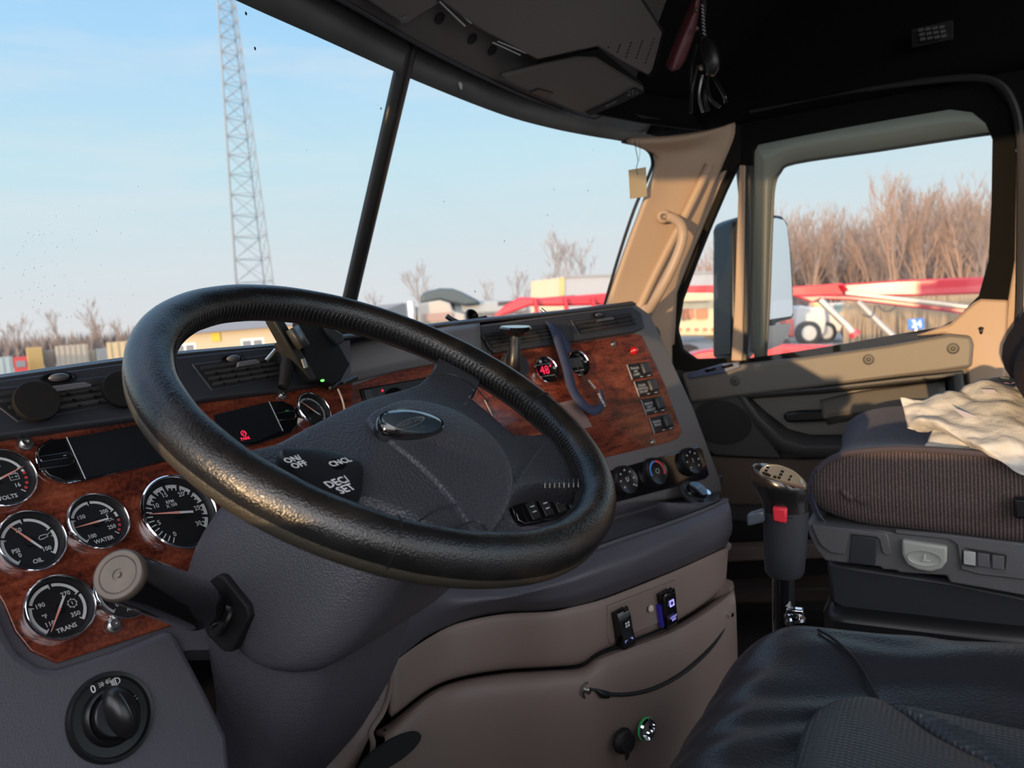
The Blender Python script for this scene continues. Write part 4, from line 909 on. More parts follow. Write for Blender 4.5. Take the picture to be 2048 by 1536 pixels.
# left switch pod
po = crom([wpx(*p, .0) for p in [(556, 912), (600, 908), (650, 912), (700, 926), (722, 945), (722, 975), (716, 1010), (690, 1040), (640, 1010), (590, 960)]], 4, closed=True)
pod = MB().dome(po, wpx(650, 960, 0), [(1.0, -.012), (1.0, .0035), (.97, .006), (.9, .0065)], wn).build('switch_pod', black_m, sw)
m = MB(); pu = (wpx(640, 905, .006) - wpx(560, 945, .006)).normalized(); pvv = wn.cross(pu)
for s_, px, py, sz in (('ON/\nOFF', 592, 925, .0085), ('CNCL', 680, 925, .0085), ('DEC/\nSET', 683, 972, .0105)):
    text_mb(m, s_, wpx(px, py, .0068), wu, wv, sz, 0, .0005, bold=.015)
m.build('pod_print', white_m, pod, smooth=False)
for px, py in ((594, 925), (676, 928), (686, 975)):
    MB().dome([wpx(px + 18 * math.cos(t), py + 13 * math.sin(t), .0062) for t in [2 * math.pi * k / 20 for k in range(20)]], wpx(px, py, .0062), [(1, -.001), (1, .0002), (.9, .0004)], wn).build('cruise_button', gloss_m, pod)
# panel lines in the hub
for L_ in ([(855, 752), (900, 748), (945, 770), (975, 802)], [(1090, 885), (1060, 925), (1034, 965)], [(830, 1048), (870, 1022), (905, 1010), (925, 1012)], [(905, 1058), (945, 1042), (962, 1046), (975, 1060)]):
    MB().tube(crom([wpx(*p, .0045) + wn * .0 for p in L_], 4), .0007, 5).build('hub_seam', black_m, sw)
# ================================================================== STEERING COLUMN
def cp3(s, a, b_): return WC - wn * s + wu * a + wv * b_
sc_ = thing('steering_column', 'grey grained steering column shroud below the wheel', 'steering column', cp3(.2, 0, 0))
def sect(s, a0, a1, b0, b1, r, n=6):
    pts = []
    for (cx, cy, t0) in ((a1 - r, b1 - r, 0), (a0 + r, b1 - r, 90), (a0 + r, b0 + r, 180), (a1 - r, b0 + r, 270)):
        for k in range(n + 1): t = math.radians(t0 + 90 * k / n); pts.append(cp3(s, cx + r * math.cos(t), cy + r * math.sin(t)))
    return pts
secs = [sect(.028, -.06, .05, -.10, -.01, .04), sect(.045, -.085, .07, -.12, .02, .045), sect(.075, -.105, .085, -.125, .05, .045), sect(.12, -.115, .09, -.12, .075, .04), sect(.17, -.120, .088, -.11, .083, .032), sect(.205, -.118, .08, -.095, .086, .032), sect(.235, -.112, .07, -.06, .088, .03), sect(.245, -.104, .06, -.045, .084, .03)]
MB().grid(secs, cu=True).build('upper_shroud', column_m, sc_, sub=1)
secs = [sect(.20, -.100, .072, -.085, .07, .03), sect(.26, -.098, .078, -.095, .07, .035), sect(.30, -.090, .080, -.098, .06, .04), sect(.36, -.070, .076, -.095, .05, .04), sect(.42, -.045, .07, -.085, .05, .04), sect(.52, -.03, .06, -.06, .05, .03)]
MB().grid(secs, cu=True).build('lower_shroud', column_m, sc_, sub=1)
MB().tube([cp3(.1, .0, -.126) + wu * x for x in (-.03, .06)], .0006, 5).build('shroud_joint', black_m, sc_)
# slot plate where the lever comes out (left face)
MB().prism([onX(*p, .4455) for p in [(412, 1166), (434, 1150), (446, 1154), (494, 1214), (498, 1236), (462, 1306), (446, 1304), (414, 1272), (398, 1236)]], NX, .012).build('lever_slot_plate', mat('slot plate', (.012, .012, .013), .6, spec=.2), sc_, bevel=.002)
MB().lathe(onX(448, 1232, .449), (onX(300, 1180, .40) - onX(448, 1232, .45)), [(.019, 0), (.019, .003), (.015, .006), (.011, .004), (0, .004)], 28).build('lever_collar', black_m, sc_)
# lever with a black grip and a worn round end cap
p1 = onX(446, 1230, .455); p0 = onR(238, 1150, .600); ax_ = (p0 - p1); LL = ax_.length; ax_.normalize()
lv = thing('column_lever', 'fat black lever grip with a worn brass coloured end cap beside the column', 'lever', p1)
MB().lathe(p1, ax_, [(.0100, .003), (.0105, LL * .10), (.011, LL * .22), (.0125, LL * .27)], 28).build('stem', black_m, lv)
MB().lathe(p1 + ax_ * (LL * .09), ax_, [(.0112, 0), (.0115, .0015), (.0112, .003)], 28).build('stem_ring', steel_m, lv)
MB().lathe(p1, ax_, [(.012, LL * .235), (.0190, LL * .25), (.0212, LL * .30), (.0215, LL * .36), (.0202, LL * .60), (.0180, LL * .975), (.0176, LL * .985)], 48).build('grip', gloss_m, lv)
cpz_ = MB().lathe(p1, ax_, [(.0179, LL * .97), (.0185, LL * .985), (.0181, LL * 1.003), (.0168, LL * 1.010), (.0135, LL * 1.0095), (.0130, LL * 1.006), (.0126, LL * 1.0085), (.004, LL * 1.0085), (.0038, LL * 1.004), (.0022, LL * 1.004), (.002, LL * 1.012), (0, LL * 1.013)], 48).build('end_cap', brass_m, lv)
gu, gv, _ = frame(ax_)
text_mb(MB(), 'ZF', p1 + ax_ * (LL * .34) + (EYE - p1).normalized() * .0180, -ax_.cross(EYE - p1).normalized(), ax_, .010, 0).build('grip_mark', darkp_m, lv, smooth=False)

# ================================================================== DRIVER'S SEAT
def sstep(a, b_, x): t = max(0, min(1, (x - a) / (b_ - a))); return t * t * (3 - 2 * t)
def sx1(y): return .805 + .03 * sstep(.15, -.15, y)            # right shoulder
def fy(x): return .205 - .35 * max(0, x - .58) ** 2 - .6 * max(0, .40 - x) ** 2
def Hs(x, y):
    z = -.328 - .018 * math.exp(-((x - .48) / .17) ** 2) * sstep(.16, -.02, y)
    xr = sx1(y)
    if x > xr - .05: z -= .030 * min(1.3, (x - xr + .05) / .05) ** 2
    f = fy(x)
    if y > f - .06: z -= .042 * min(1.3, (y - f + .06) / .06) ** 2
    # shoulder crest
    z += .010 * math.exp(-((x - xr + .07) / .045) ** 2)
    q = .87 * x + .49 * y; nz = noise.noise(V((x * 9, y * 9, 3)))
    z += .0024 * math.sin(q * 150 + 5 * nz) * (.6 + .4 * nz) * sstep(.0, .08, y) * sstep(.76, .62, x)
    z += .0012 * math.sin(q * 90 + 11 * y + 6 * nz) * sstep(.55, .72, x)
    return z
seat = thing('driver_seat', 'black leather driver seat cushion with perforated centre, nearest the camera', 'seat', W(.55, -.1, -.5))
N1, N2 = 84, 84; P = []
for j in range(N2 + 1):
    row = []
    for i in range(N1 + 1):
        y = -.60 + (j / N2) * .80; xr = sx1(y); x = .18 + (xr - .18) * i / N1; y2 = min(y, 99)
        f = fy(x); yy = -.60 + (f + .60) * j / N2
        row.append(W(x, yy, Hs(x, yy)))
    # fall of the side
    q = row[-1]; row += [q + V((.010, 0, -.012)), q + V((.015, 0, -.035)), q + V((.012, 0, -.085)), q + V((.0, 0, -.14))]
    P.append(row)
for k, (dy, dz) in enumerate(((.008, -.014), (.012, -.035), (.008, -.085), (-.005, -.14))): P.append([p + V((0, dy * (k + 0) * 0 + dy, dz)) for p in P[N2]])
MB().grid(P).build('cushion', seat_m, seat, sub=1)
def onS(px, py, off=0):
    r = ray(px, py); lo, hi = .05, 6.0; t = lo
    while t < hi:
        if r.z * t < Hs(r.x * t, r.y * t) + off: break
        lo = t; t += .02
    hi = t
    for _ in range(24):
        t = (lo + hi) / 2
        if r.z * t < Hs(r.x * t, r.y * t) + off: hi = t
        else: lo = t
    return EYE + r * t
ins = crom([onS(*p) for p in [(1580, 1600), (1596, 1500), (1628, 1447), (1675, 1420), (1725, 1413), (1762, 1420), (1810, 1450), (1870, 1495), (1960, 1545), (2040, 1590), (2040, 1680), (1600, 1680)]], 4, closed=True)
ic = onS(1740, 1560)
MB().dome(ins, ic, [(1.0, -.008), (.99, .005), (.95, .011), (.85, .016), (.6, .020), (.3, .022)], ez).build('front_insert', perf_m, seat)
ins2 = crom([onS(*p) for p in [(1772, 1422), (1860, 1436), (1960, 1458), (2080, 1482), (2300, 1520), (2300, 1700), (2100, 1640), (1990, 1556), (1890, 1500), (1820, 1452)]], 4, closed=True)
MB().dome(ins2, onS(2050, 1540), [(1.0, -.006), (.985, .005), (.93, .008), (.7, .012), (.3, .013)], ez).build('rear_insert', perf_m, seat)
for pts_, r, py0 in (([(1637, 1259), (1665, 1276), (1700, 1308), (1728, 1345), (1752, 1390), (1768, 1420)], .0016, 0), ([(1768, 1420), (1812, 1449), (1870, 1494), (1960, 1543), (2050, 1590)], .0020, 1420)):
    MB().tube(crom([onS(*p, .0055 if py0 == 1420 else .0022) for p in pts_], 6), r, 8).build('piping', pipe_m, seat)
MB().tube(crom([W(sx1(y) - .012, y, Hs(sx1(y) - .012, y) + .0005) for y in (.17, .12, .05, 0, -.1, -.2, -.4, -.55)], 5), .0016, 8).build('piping', pipe_m, seat)
MB().wbox(-.80, -.27, -.55, .14, 2.35 - .60, 2.35 - .44).build('seat_frame', sb_m, seat, bevel=.02)
MB().wbox(-.72, -.35, -.50, .05, 2.35 - .82, 2.35 - .58).build('seat_base', black_m, seat, bevel=.02)
# ================================================================== PASSENGER SEAT
ps = thing('passenger_seat', 'passenger seat in brown and blue grey cloth on a grey plastic base', 'seat', W(1.58, -.1, -.6))
XS = 1.335
def cprof(x, ins=0):   # outline of the cushion in Y, Z at a given x, front first
    return [(.150 - ins, -.385 + ins), (.185 - ins, -.378), (.212 - ins, -.345), (.216 - ins, -.305), (.196 - ins, -.268 - ins * .5), (.150, -.246 - ins), (.06, -.238 - ins), (-.08, -.242 - ins), (-.25, -.255 - ins), (-.44, -.262 - ins)]
rowsC = []
for x, i_ in ((XS - .004, .012), (XS + .006, .002), (XS + .03, .0), (XS + .10, .010), (XS + .20, .016), (XS + .32, .016), (XS + .42, .010), (XS + .49, .0), (XS + .515, .002), (XS + .525, .012)):
    rowsC.append([W(x, y, z - .016 - .05 * max(0, -y)) for y, z in cprof(x, i_)])
MB().grid(patch(rowsC, 4, 3)).build('cushion', blue_m, ps, solid=.003)
side = []
for (ins_, x) in ((0, XS), (.010, XS - .008), (.030, XS - .014), (.055, XS - .016)):
    top = [(.190 - ins_ * .8, -.268 - ins_), (.140 - ins_ * .3, -.247 - ins_), (.05, -.240 - ins_), (-.10, -.246 - ins_), (-.30, -.262 - ins_), (-.46, -.275 - ins_)]
    bot = [(.195 - ins_ * .8, -.355 + ins_ * .6), (.140 - ins_ * .3, -.375 + ins_ * .5), (.05, -.382 + ins_ * .5), (-.10, -.392 + ins_ * .5), (-.30, -.405 + ins_ * .5), (-.46, -.415 + ins_ * .5)]
    mid_ = [(.210 - ins_ * .9, -.31)] 
    side.append([W(x, p[0], p[1] - .018 - (.08 * max(0, -p[0]))) for p in reversed(top)] + [W(x, p[0], p[1] - .010) for p in mid_] + [W(x, *p) for p in bot])
g_ = MB(); SD = patch(side, 4, 3); g_.grid(SD)
last = SD[-1]; h_ = len(last) // 2
# close the face between its upper and lower edge
strip = [[a * (1 - k / 6) + b_ * (k / 6) + V((-.004 * math.sin(math.pi * k / 6), 0, 0)) for a, b_ in zip(last[:h_ + 1], reversed(last[h_:]))] for k in range(7)]
g_.grid(strip).build('cushion_side', fab_m, ps)
MB().tube(crom([W(XS - .002, y, z - .018 - .08 * max(0, -y)) for y, z in ((.198, -.272), (.180, -.256), (.135, -.241), (.05, -.235), (-.10, -.240), (-.30, -.256), (-.46, -.268))], 5), .0045, 8).build('piping', mat('seat welt cloth', (.055, .044, .055), .95, sheen=.1), ps)
# backrest
bk = []
for x, i_ in ((XS - .01, .03), (XS + .0, .0), (XS + .10, -.015), (XS + .26, .0), (XS + .42, -.015), (XS + .52, .0), (XS + .53, .03)):
    bk.append([W(x, y - i_, z) for y, z in ((-.20, -.27), (-.15, -.21), (-.118, -.15), (-.145, -.09), (-.21, .0), (-.31, .14), (-.38, .26), (-.46, .31), (-.55, .30))])
MB().grid(patch(bk, 4, 3)).build('backrest', mat('backrest cloth', (.045, .032, .036), .95, spec=.1, var=(300, .5), bump=[('n', 500, .0008)]), ps, solid=.02)
# grey plastic base with its pockets, handle and buttons
XB = XS - .02
def bx_(pts, x=XB): return [onX(*p, x) for p in pts]
MB().prism(bx_([(1612, 1046), (1660, 1052), (1800, 1066), (2048, 1092), (2240, 1112), (2240, 1220), (2048, 1192), (1960, 1176), (1900, 1166), (1893, 1152), (1800, 1146), (1792, 1141), (1766, 1140), (1760, 1134), (1700, 1128), (1650, 1122), (1632, 1100), (1618, 1070)]), NX, .44).build('base_shell', sb_m, ps, bevel=.006, seg=3)
MB().prism(bx_([(1622, 1050), (1700, 1058), (1740, 1063), (1772, 1068), (1776, 1072), (1784, 1108), (1774, 1112), (1764, 1106), (1758, 1080), (1752, 1075), (1700, 1068), (1696, 1072), (1688, 1110), (1660, 1106), (1640, 1090), (1630, 1070)], XB - .005), NX, .01).build('base_lip', sb_m, ps, bevel=.002)
MB().prism(bx_([(1790, 1068), (1900, 1080), (1914, 1090), (1922, 1140), (1960, 1150), (2048, 1160), (2240, 1180), (2240, 1108), (2048, 1088), (1900, 1070), (1790, 1060)], XB - .005), NX, .01).build('base_lip', sb_m, ps, bevel=.002)
MB().prism(bx_([(1703, 1070), (1755, 1077), (1750, 1133), (1698, 1126)], XB - .0035), NX, .006).build('blank_cover', darkp_m, ps, bevel=.0015)
ph = MB().prism(bx_([(1803, 1080), (1895, 1094), (1894, 1124), (1884, 1138), (1862, 1145), (1836, 1141), (1814, 1130), (1804, 1110)], XB - .010), NX, .02).build('adjuster_handle', pale_m, ps, bevel=.004, seg=3)
MB().dome([onX(1849 + 34 * math.cos(t), 1117 + 15 * math.sin(t) + 4 * math.cos(t), XB - .011) for t in [2 * math.pi * k / 24 for k in range(24)]], onX(1849, 1117, XB - .011), [(1, -.001), (1, .0010), (.9, -.0002), (.5, -.0008)], NX).build('thumb_pad', pale_m, ph)
m = MB(); o = onX(1850, 1117, XB - .0125)
for a, b_, w_, h__ in ((0, .002, .003, .008), (.003, -.003, .009, .002), (-.002, -.003, .003, .003)): m.box(o + V((0, -a, b_)), ey, ez, ex, w_, h__, .0004)
m.build('seat_symbol', mat('pale print', (.55, .56, .52), .4), ph, smooth=False)
bb = MB().prism(bx_([(1925, 1093), (2012, 1106), (2016, 1112), (2012, 1146), (2006, 1150), (1926, 1134), (1921, 1128), (1922, 1097)], XB - .005), NX, .006).build('button_bank', sb_m, ps, bevel=.001)
for k, (px, mt) in enumerate(((1939, mat('pale button', (.42, .43, .41), .4)), (1967, sb_m), (1996, sb_m))):
    y = 1116 + k * 4.2
    q = MB().prism(bx_([(px - 12, y - 14), (px + 12, y - 11), (px + 12, y + 16), (px - 12, y + 13)], XB - .0075), NX, .004).build('button', mt, bb, bevel=.001)
    if k == 0:
        o = onX(px, y, XB - .008); m = MB()
        for a in (-.003, 0, .003): m.box(o + V((0, a, 0)), ey, ez, ex, .0008, .006, .0003)
        m.box(o, ey, ez, ex, .006, .0008, .0003); m.build('button_symbol', MATS['pale print'], q, smooth=False)
MB().prism(bx_([(1652, 1122), (1700, 1130), (1900, 1160), (2048, 1190), (2240, 1220), (2240, 1290), (2048, 1262), (1690, 1226), (1660, 1205)], XB + .03), NX, .36).build('suspension_cover', darkp_m, ps, bevel=.008)
MB().prism(bx_([(1640, 1215), (1690, 1222), (2240, 1286), (2240, 1500), (1640, 1420)], XB + .01), NX, .40).build('seat_plinth', black_m, ps, bevel=.02)
# seat belt buckle end at the right edge
sbk = thing('seat_belt_buckle', 'black seat belt buckle with red button against the cloth seat, right edge', 'seat belt', onX(2050, 1010, XS - .03))
MB().box(onX(2064, 1016, XS - .035), ey, ez, ex, .045, .030, .018).build('body', black_m, sbk, bevel=.004)
MB().box(onX(2045, 1010, XS - .035), ey, ez, ex, .012, .012, .014).build('release_button', red_m, sbk, bevel=.002)
# ================================================================== GEAR SELECTOR
XG = 1.07
gs = thing('gear_shifter', 'black floor shifter with silver shift plate, red button and side switch', 'gear lever', onX(1566, 1260, XG))
def gx(px, py, d=0): return onX(px, py, XG + d)
ga = [gx(1572, 1420), gx(1569, 1300), gx(1567, 1220), gx(1567, 1142)]
MB().tube(crom(ga, 4), .0150, 20).build('shaft', gloss_m, gs)
P = []
for (px, py, rx, ry) in ((1570, 1150, .022, .022), (1569, 1142, .0255, .026), (1570, 1100, .0262, .028), (1571, 1060, .0265, .029), (1571, 1020, .0268, .030)):
    c = gx(px, py); P.append([c + V((rx * math.cos(t), ry * math.sin(t), 0)) for t in [2 * math.pi * k / 28 for k in range(28)]])
MB().grid(P, cu=True).build('sleeve', darkp_m, gs)
P = []
for (px, py, rx, ry, lean) in ((1571, 1022, .026, .0295, 0), (1570, 1008, .026, .029, .0), (1566, 994, .027, .031, .002), (1561, 980, .030, .036, .006), (1558, 966, .032, .0385, .008), (1556, 952, .031, .037, .009), (1553, 942, .027, .032, .011), (1552, 937, .020, .024, .012), (1551, 935, .006, .008, .012)):
    c = gx(px, py); P.append([c + V((rx * math.cos(t), ry * math.sin(t), .30 * ry * math.sin(t) * (lean / .012))) for t in [2 * math.pi * k / 32 for k in range(32)]])
MB().grid(P, cu=True).build('knob', mat('shifter knob', (.012, .011, .011), .22, coat=.3), gs, sub=1)
SPL = Plane(gx(1562, 950, -.024), 90, 42)
po_ = crom([SPL.at(*p) for p in [(1520, 944), (1530, 932), (1556, 931), (1586, 942), (1604, 958), (1608, 974), (1590, 970), (1560, 962), (1534, 955), (1522, 950)]], 4, closed=True)
pcn = SPL.at(1562, 951); pn = SPL.n
sp_ = MB().dome(po_, pcn, [(1.04, -.006), (1.04, .0), (1.0, .0022), (.93, .0022), (.90, .0016)], pn).build('shift_plate', mat('brushed silver', (.50, .48, .44), .32, .8), gs)
m = MB(); pu_ = (SPL.at(1600, 965) - SPL.at(1530, 942)).normalized(); pv_ = pn.cross(pu_)
m_b = [(-.020, .004), (-.020, -.001), (-.020, -.006), (.000, .005), (.000, .000), (.000, -.005), (-.0055, -.006), (.013, .002), (.013, -.003)]
for a, b_ in m_b: m.box(pcn + pu_ * a + pv_ * b_ + pn * .0024, pu_, pv_, pn, .0042 if a < .01 else .0028, .0036, .0005)
m.build('gear_numbers', black_m, sp_, smooth=False)
rb = MB().prism([gx(*p, -.034) for p in [(1544, 1014), (1573, 1018), (1572, 1048), (1546, 1043)]], NX, .012).build('red_button', red_m, gs, bevel=.0025)
MB().tube([gx(1545, 1030, -.005), gx(1528, 1030, -.012)], .006, 10).build('switch_stem', black_m, gs)
MB().box(gx(1513, 1034, -.015), (gx(1530, 1030) - gx(1500, 1038)).normalized(), ez, ex, .026, .018, .016).build('side_switch', mat('grey switch', (.10, .115, .14), .2), gs, bevel=.004)
MB().tube(crom([gx(1572, 1036, -.029), gx(1590, 1036, -.020), gx(1604, 1030, -.002)], 4), .0010, 6).build('knob_seam', matte_m, gs)
cc = gx(1588, 1236, -.006)
MB().lathe(cc, (.35, .3, .9), [(.014, -.008), (.0155, -.004), (.014, 0), (.0155, .004), (.014, .008)], 20).build('hose_clamp', chrome_m, gs)
MB().box(gx(1590, 1221, -.014), ey, ez, ex, .022, .007, .012).build('clamp_screw', chrome_m, gs, bevel=.002)
MB().lathe(gx(1572, 1400), ez, [(.07, -.2), (.065, 0), (.04, .05), (.02, .09)], 24).build('floor_boot', rubber_m, gs)
# ================================================================== SHOPPING BAG
bgm = mat('white plastic bag', (.80, .78, .74), .42, spec=.5, bump=[('n', 35, .006)]); bgn = bgm.node_tree
tl = NN(bgn, 'ShaderNodeBsdfTranslucent'); tl.inputs[0].default_value = (.8, .76, .68, 1); mxs = NN(bgn, 'ShaderNodeMixShader'); mxs.inputs[0].default_value = .3
bgn.links.new(bgn.nodes['Principled BSDF'].outputs[0], mxs.inputs[1]); bgn.links.new(tl.outputs[0], mxs.inputs[2]); bgn.links.new(mxs.outputs[0], bgn.nodes['Material Output'].inputs[0])
bag = thing('plastic_bag', 'crumpled white plastic shopping bag lying on the passenger seat', 'bag', onX(1930, 900, 1.48))
def crumple(P, amp, sc_n, seed):
    out = []
    for row in P:
        r = []
        for p in row:
            q = V((p.x, p.y * .6, p.z)) * sc_n + V((seed, seed, 0))
            d = abs(noise.noise(q)) * 2 + .5 * abs(noise.noise(q * 2.3)) - .6
            r.append(p + V((-.7, .1, .7)) * d * amp)
        out.append(r)
    return out
b1 = [[onX(*p) for p in r] for r in ([(1800, 795, 1.455), (1836, 797, 1.46), (1890, 788, 1.48), (1940, 772, 1.50), (2000, 764, 1.52), (2100, 780, 1.54), (2200, 800, 1.56)],
      [(1806, 815, 1.44), (1850, 820, 1.435), (1905, 818, 1.43), (1960, 812, 1.43), (2020, 810, 1.43), (2110, 830, 1.45), (2200, 860, 1.55)],
      [(1812, 845, 1.42), (1860, 842, 1.40), (1915, 848, 1.38), (1975, 860, 1.36), (2040, 875, 1.35), (2120, 890, 1.46), (2200, 910, 1.47)],
      [(1818, 862, 1.43), (1864, 858, 1.40), (1925, 872, 1.35), (1985, 900, 1.32), (2048, 925, 1.31), (2120, 940, 1.31), (2200, 950, 1.32)],
      [(1830, 864, 1.44), (1866, 862, 1.41), (1930, 888, 1.36), (1990, 915, 1.315), (2048, 948, 1.305), (2120, 965, 1.31), (2200, 970, 1.32)])]
MB().grid(crumple(patch(b1, 9, 9), .014, 22, 3)).build('bag_body', bgm, bag, solid=.0006, ang=180)
b2 = [[onX(*p) for p in r] for r in ([(1866, 855, 1.42), (1895, 858, 1.41), (1925, 870, 1.38), (1950, 884, 1.38)], [(1856, 880, 1.40), (1890, 885, 1.38), (1915, 892, 1.37), (1948, 903, 1.36)], [(1850, 893, 1.38), (1885, 905, 1.36), (1915, 912, 1.34), (1935, 916, 1.34)])]
MB().grid(crumple(patch(b2, 8, 8), .005, 40, 9)).build('bag_corner', bgm, bag, solid=.0006, ang=180)
b3 = [[onX(*p) for p in r] for r in ([(1928, 770, 1.62), (1975, 757, 1.66), (2020, 752, 1.70), (2070, 770, 1.72)], [(1920, 785, 1.60), (1975, 775, 1.62), (2020, 775, 1.66), (2070, 790, 1.68)], [(1918, 800, 1.58), (1975, 798, 1.58), (2020, 798, 1.60), (2070, 810, 1.62)])]
MB().grid(crumple(patch(b3, 8, 8), .006, 35, 5)).build('bag_back', bgm, bag, solid=.0006, ang=180)
m = MB()
for px, py, r in ((2010, 775, .010), (2022, 790, .012), (2040, 800, .010), (2030, 772, .007)):
    c = onX(px, py, 1.555); m.tube([c + ey * r * math.cos(t) + ez * r * math.sin(t) * .8 for t in [k * math.pi / 8 for k in range(14)]], .0010, 5)
m.build('printed_swirls', mat('purple print', (.22, .14, .25), .5), bag, kind='stuff')
MB().prism([onX(*p, 1.455) for p in [(1962, 778), (1988, 779), (1996, 787), (1968, 786)]], NX, .0005).build('printed_patch', mat('grey violet print', (.30, .28, .36), .5), bag)
MB().prism([onX(*p, 1.398) for p in [(1900, 812), (1915, 818), (1952, 832), (1950, 836), (1930, 836)]], NX, .0005).build('printed_patch', MATS['grey violet print'], bag)
# ================================================================== OVERHEAD CONSOLE
OH = Plane(W(1.07, .72, .445), 0, -48)
oc = thing('overhead_console', 'dark grey overhead console with doors, a speaker and a map pocket', 'overhead console', W(1.1, .6, .5))
def oh(pts, w=0): return [OH.at(*p, w) for p in pts]
MB().prism(oh([(420, -140), (600, -42), (700, 10), (870, 106), (1010, 174), (1120, 220), (1200, 244), (1270, 262), (1340, 282), (1400, 268), (1472, 246), (1450, 235), (1405, 225), (1345, 160), (1340, 60), (1400, -60), (1100, -200), (600, -300)], 0), OH.n, .015).build('console_body', head_m, oc, bevel=.003)
MB().tube(crom(oh([(600, -42), (700, 10), (870, 106), (1010, 174), (1120, 220), (1200, 244), (1270, 262), (1335, 280)], .001), 4), .004, 8).build('header_moulding', darkp_m, oc)
MB().prism(oh([(870, -60), (880, 2), (930, 40), (968, 64), (1074, 121), (1195, 94), (1246, 126), (1296, 152), (1306, 140), (1326, 64), (1284, -4), (1240, -60)], .022), OH.n, .02).build('console_door', mat('console door', (.12, .11, .10), .5, bump=[('n', 300, .0002)]), oc, bevel=.004)
MB().prism(oh([(640, -80), (735, 0), (800, 44), (822, 42), (885, 4), (860, -70)], .016), OH.n, .016).build('side_door', MATS['console door'], oc, bevel=.003)
MB().prism(oh([(800, 40), (812, 33), (823, 36), (818, 46), (803, 47)], .020), OH.n, .005).build('door_latch', wing_m, oc, bevel=.001)
for px, py in ((880, 37), (945, 78), (985, 101)):
    MB().lathe(OH.at(px, py, .0012), OH.n, [(.0095, 0), (.0095, .001), (.0085, .0005), (0, 0)], 20).build('hole', matte_m, oc)
for a, b_ in (((878, 2), (930, 52)), ((888, -2), (942, 46)), ((984, 84), (1040, 110)), ((994, 82), (1052, 106))):
    MB().tube(oh([a, b_], .020), .0016, 6).build('trim_strip', steel_m, oc)
m = MB()
cols = [(1217, 95, 1), (1240, 90, 3), (1262, 86, 5), (1285, 82, 6), (1308, 78, 8)]
for i, (px, py, n_) in enumerate(cols):
    for k in range(n_): m.lathe(OH.at(px - k * 2.4, py + k * 6.6 * 1.02, .0225), OH.n, [(.0030, 0), (0, .0004)], 8)
m.build('speaker_holes', matte_m, oc, kind='stuff')
MB().tube(oh([(1262, -30), (1284, -4), (1328, 64), (1308, 146), (1294, 154)], .023), .0014, 6).build('door_gap', matte_m, oc)
MB().prism(oh([(1198, 98), (1300, 178), (1330, 200), (1412, 246), (1404, 252), (1320, 212), (1280, 176), (1190, 112), (1090, 134), (1080, 124)], .006), OH.n, .005).build('channel', matte_m, oc)
# map pocket
mpk = MB().prism(oh([(1005, 152), (1012, 150), (1095, 130), (1160, 117), (1196, 118), (1290, 176), (1286, 188), (1180, 226), (1158, 228), (1006, 162)], .030), OH.n, .012).build('map_pocket', head_m, oc, bevel=.005)
MB().prism(oh([(1060, 186), (1078, 178), (1108, 186), (1100, 198)], .033), OH.n, .004).build('pocket_latch', black_m, mpk, bevel=.001)
st = MB(); sa = [OH.at(*p, .034) for p in [(1172, 226), (1225, 202), (1272, 176), (1290, 184), (1240, 208), (1180, 232)]]; st.prism(sa, OH.n, .003)
st.build('pocket_strap', matte_m, mpk)
su = (OH.at(1275, 186, .0345) - OH.at(1195, 222, .0345)).normalized(); sv = OH.n.cross(su); m = MB()
text_mb(m, 'MAVEN', OH.at(1222, 208, .0345), su, sv if sv.z > 0 else -sv, .011, 0, .0005 if OH.n.dot(su.cross(sv if sv.z > 0 else -sv)) > 0 else -.0005, bold=.02)
for k in range(5): m.ball(OH.at(1258 + (k % 3) * 8, 190 - (k // 3) * 6 - (k % 3) * 2, .0345), su * .004, OH.v * .003, OH.n * .0008, n=8)
m.build('strap_lettering', mat('strap print', (.16, .16, .17), .6), mpk, smooth=False)
MB().prism(oh([(1178, 244), (1300, 192), (1330, 212), (1402, 250), (1335, 278), (1262, 262)], .004), OH.n, .004).build('end_panel', mat('brown end panel', (.075, .060, .050), .55), oc, bevel=.002)
MB().ball(OH.at(1287, 264, .005), ex * .006, ey * .004, ez * .004).build('retaining_clip', steel_m, oc)
# small speaker mesh high over the door
sg = thing('roof_speaker_grille', 'small pale mesh grille set in the dark panel above the passenger window', 'grille', onX(1862, 68, 1.96))
m = MB()
for i in range(4):
    for j in range(3): m.box(onX(1842 + i * 14 + j * 2, 60 + j * 9 - i * 2, 1.96), ey, ez, ex, .010, .006, .003)
m.build('mesh', mat('grille mesh', (.10, .10, .10), .4), sg)
MB().box(onX(1864, 68, 1.975), ey, ez, ex, .08, .04, .004).build('backing', matte_m, sg, bevel=.003)
# ================================================================== LOOSE THINGS IN THE CAB
# paper air freshener on the windshield and its elastic
af = thing('paper_tag', 'manila square paper tag hanging on a thread in front of the windshield', 'tag', onws(1275, 368, -.03))
tpt = [onws(*p, -.03) for p in [(1257, 340), (1292, 334), (1294, 393), (1260, 398)]]
MB().prism(tpt, (-.7, -.7, 0), .0008).build('card', paper_m, af)
MB().tube(crom([onws(*p, -.03) for p in [(1275, 350), (1273, 335), (1276, 322), (1272, 300), (1269, 280)]], 4), .0009, 6).build('thread', matte_m, af)
MB().tube(crom([onws(*p, -.03) for p in [(1278, 322), (1280, 300), (1278, 280)]], 4), .0005, 6).build('thread', matte_m, af)
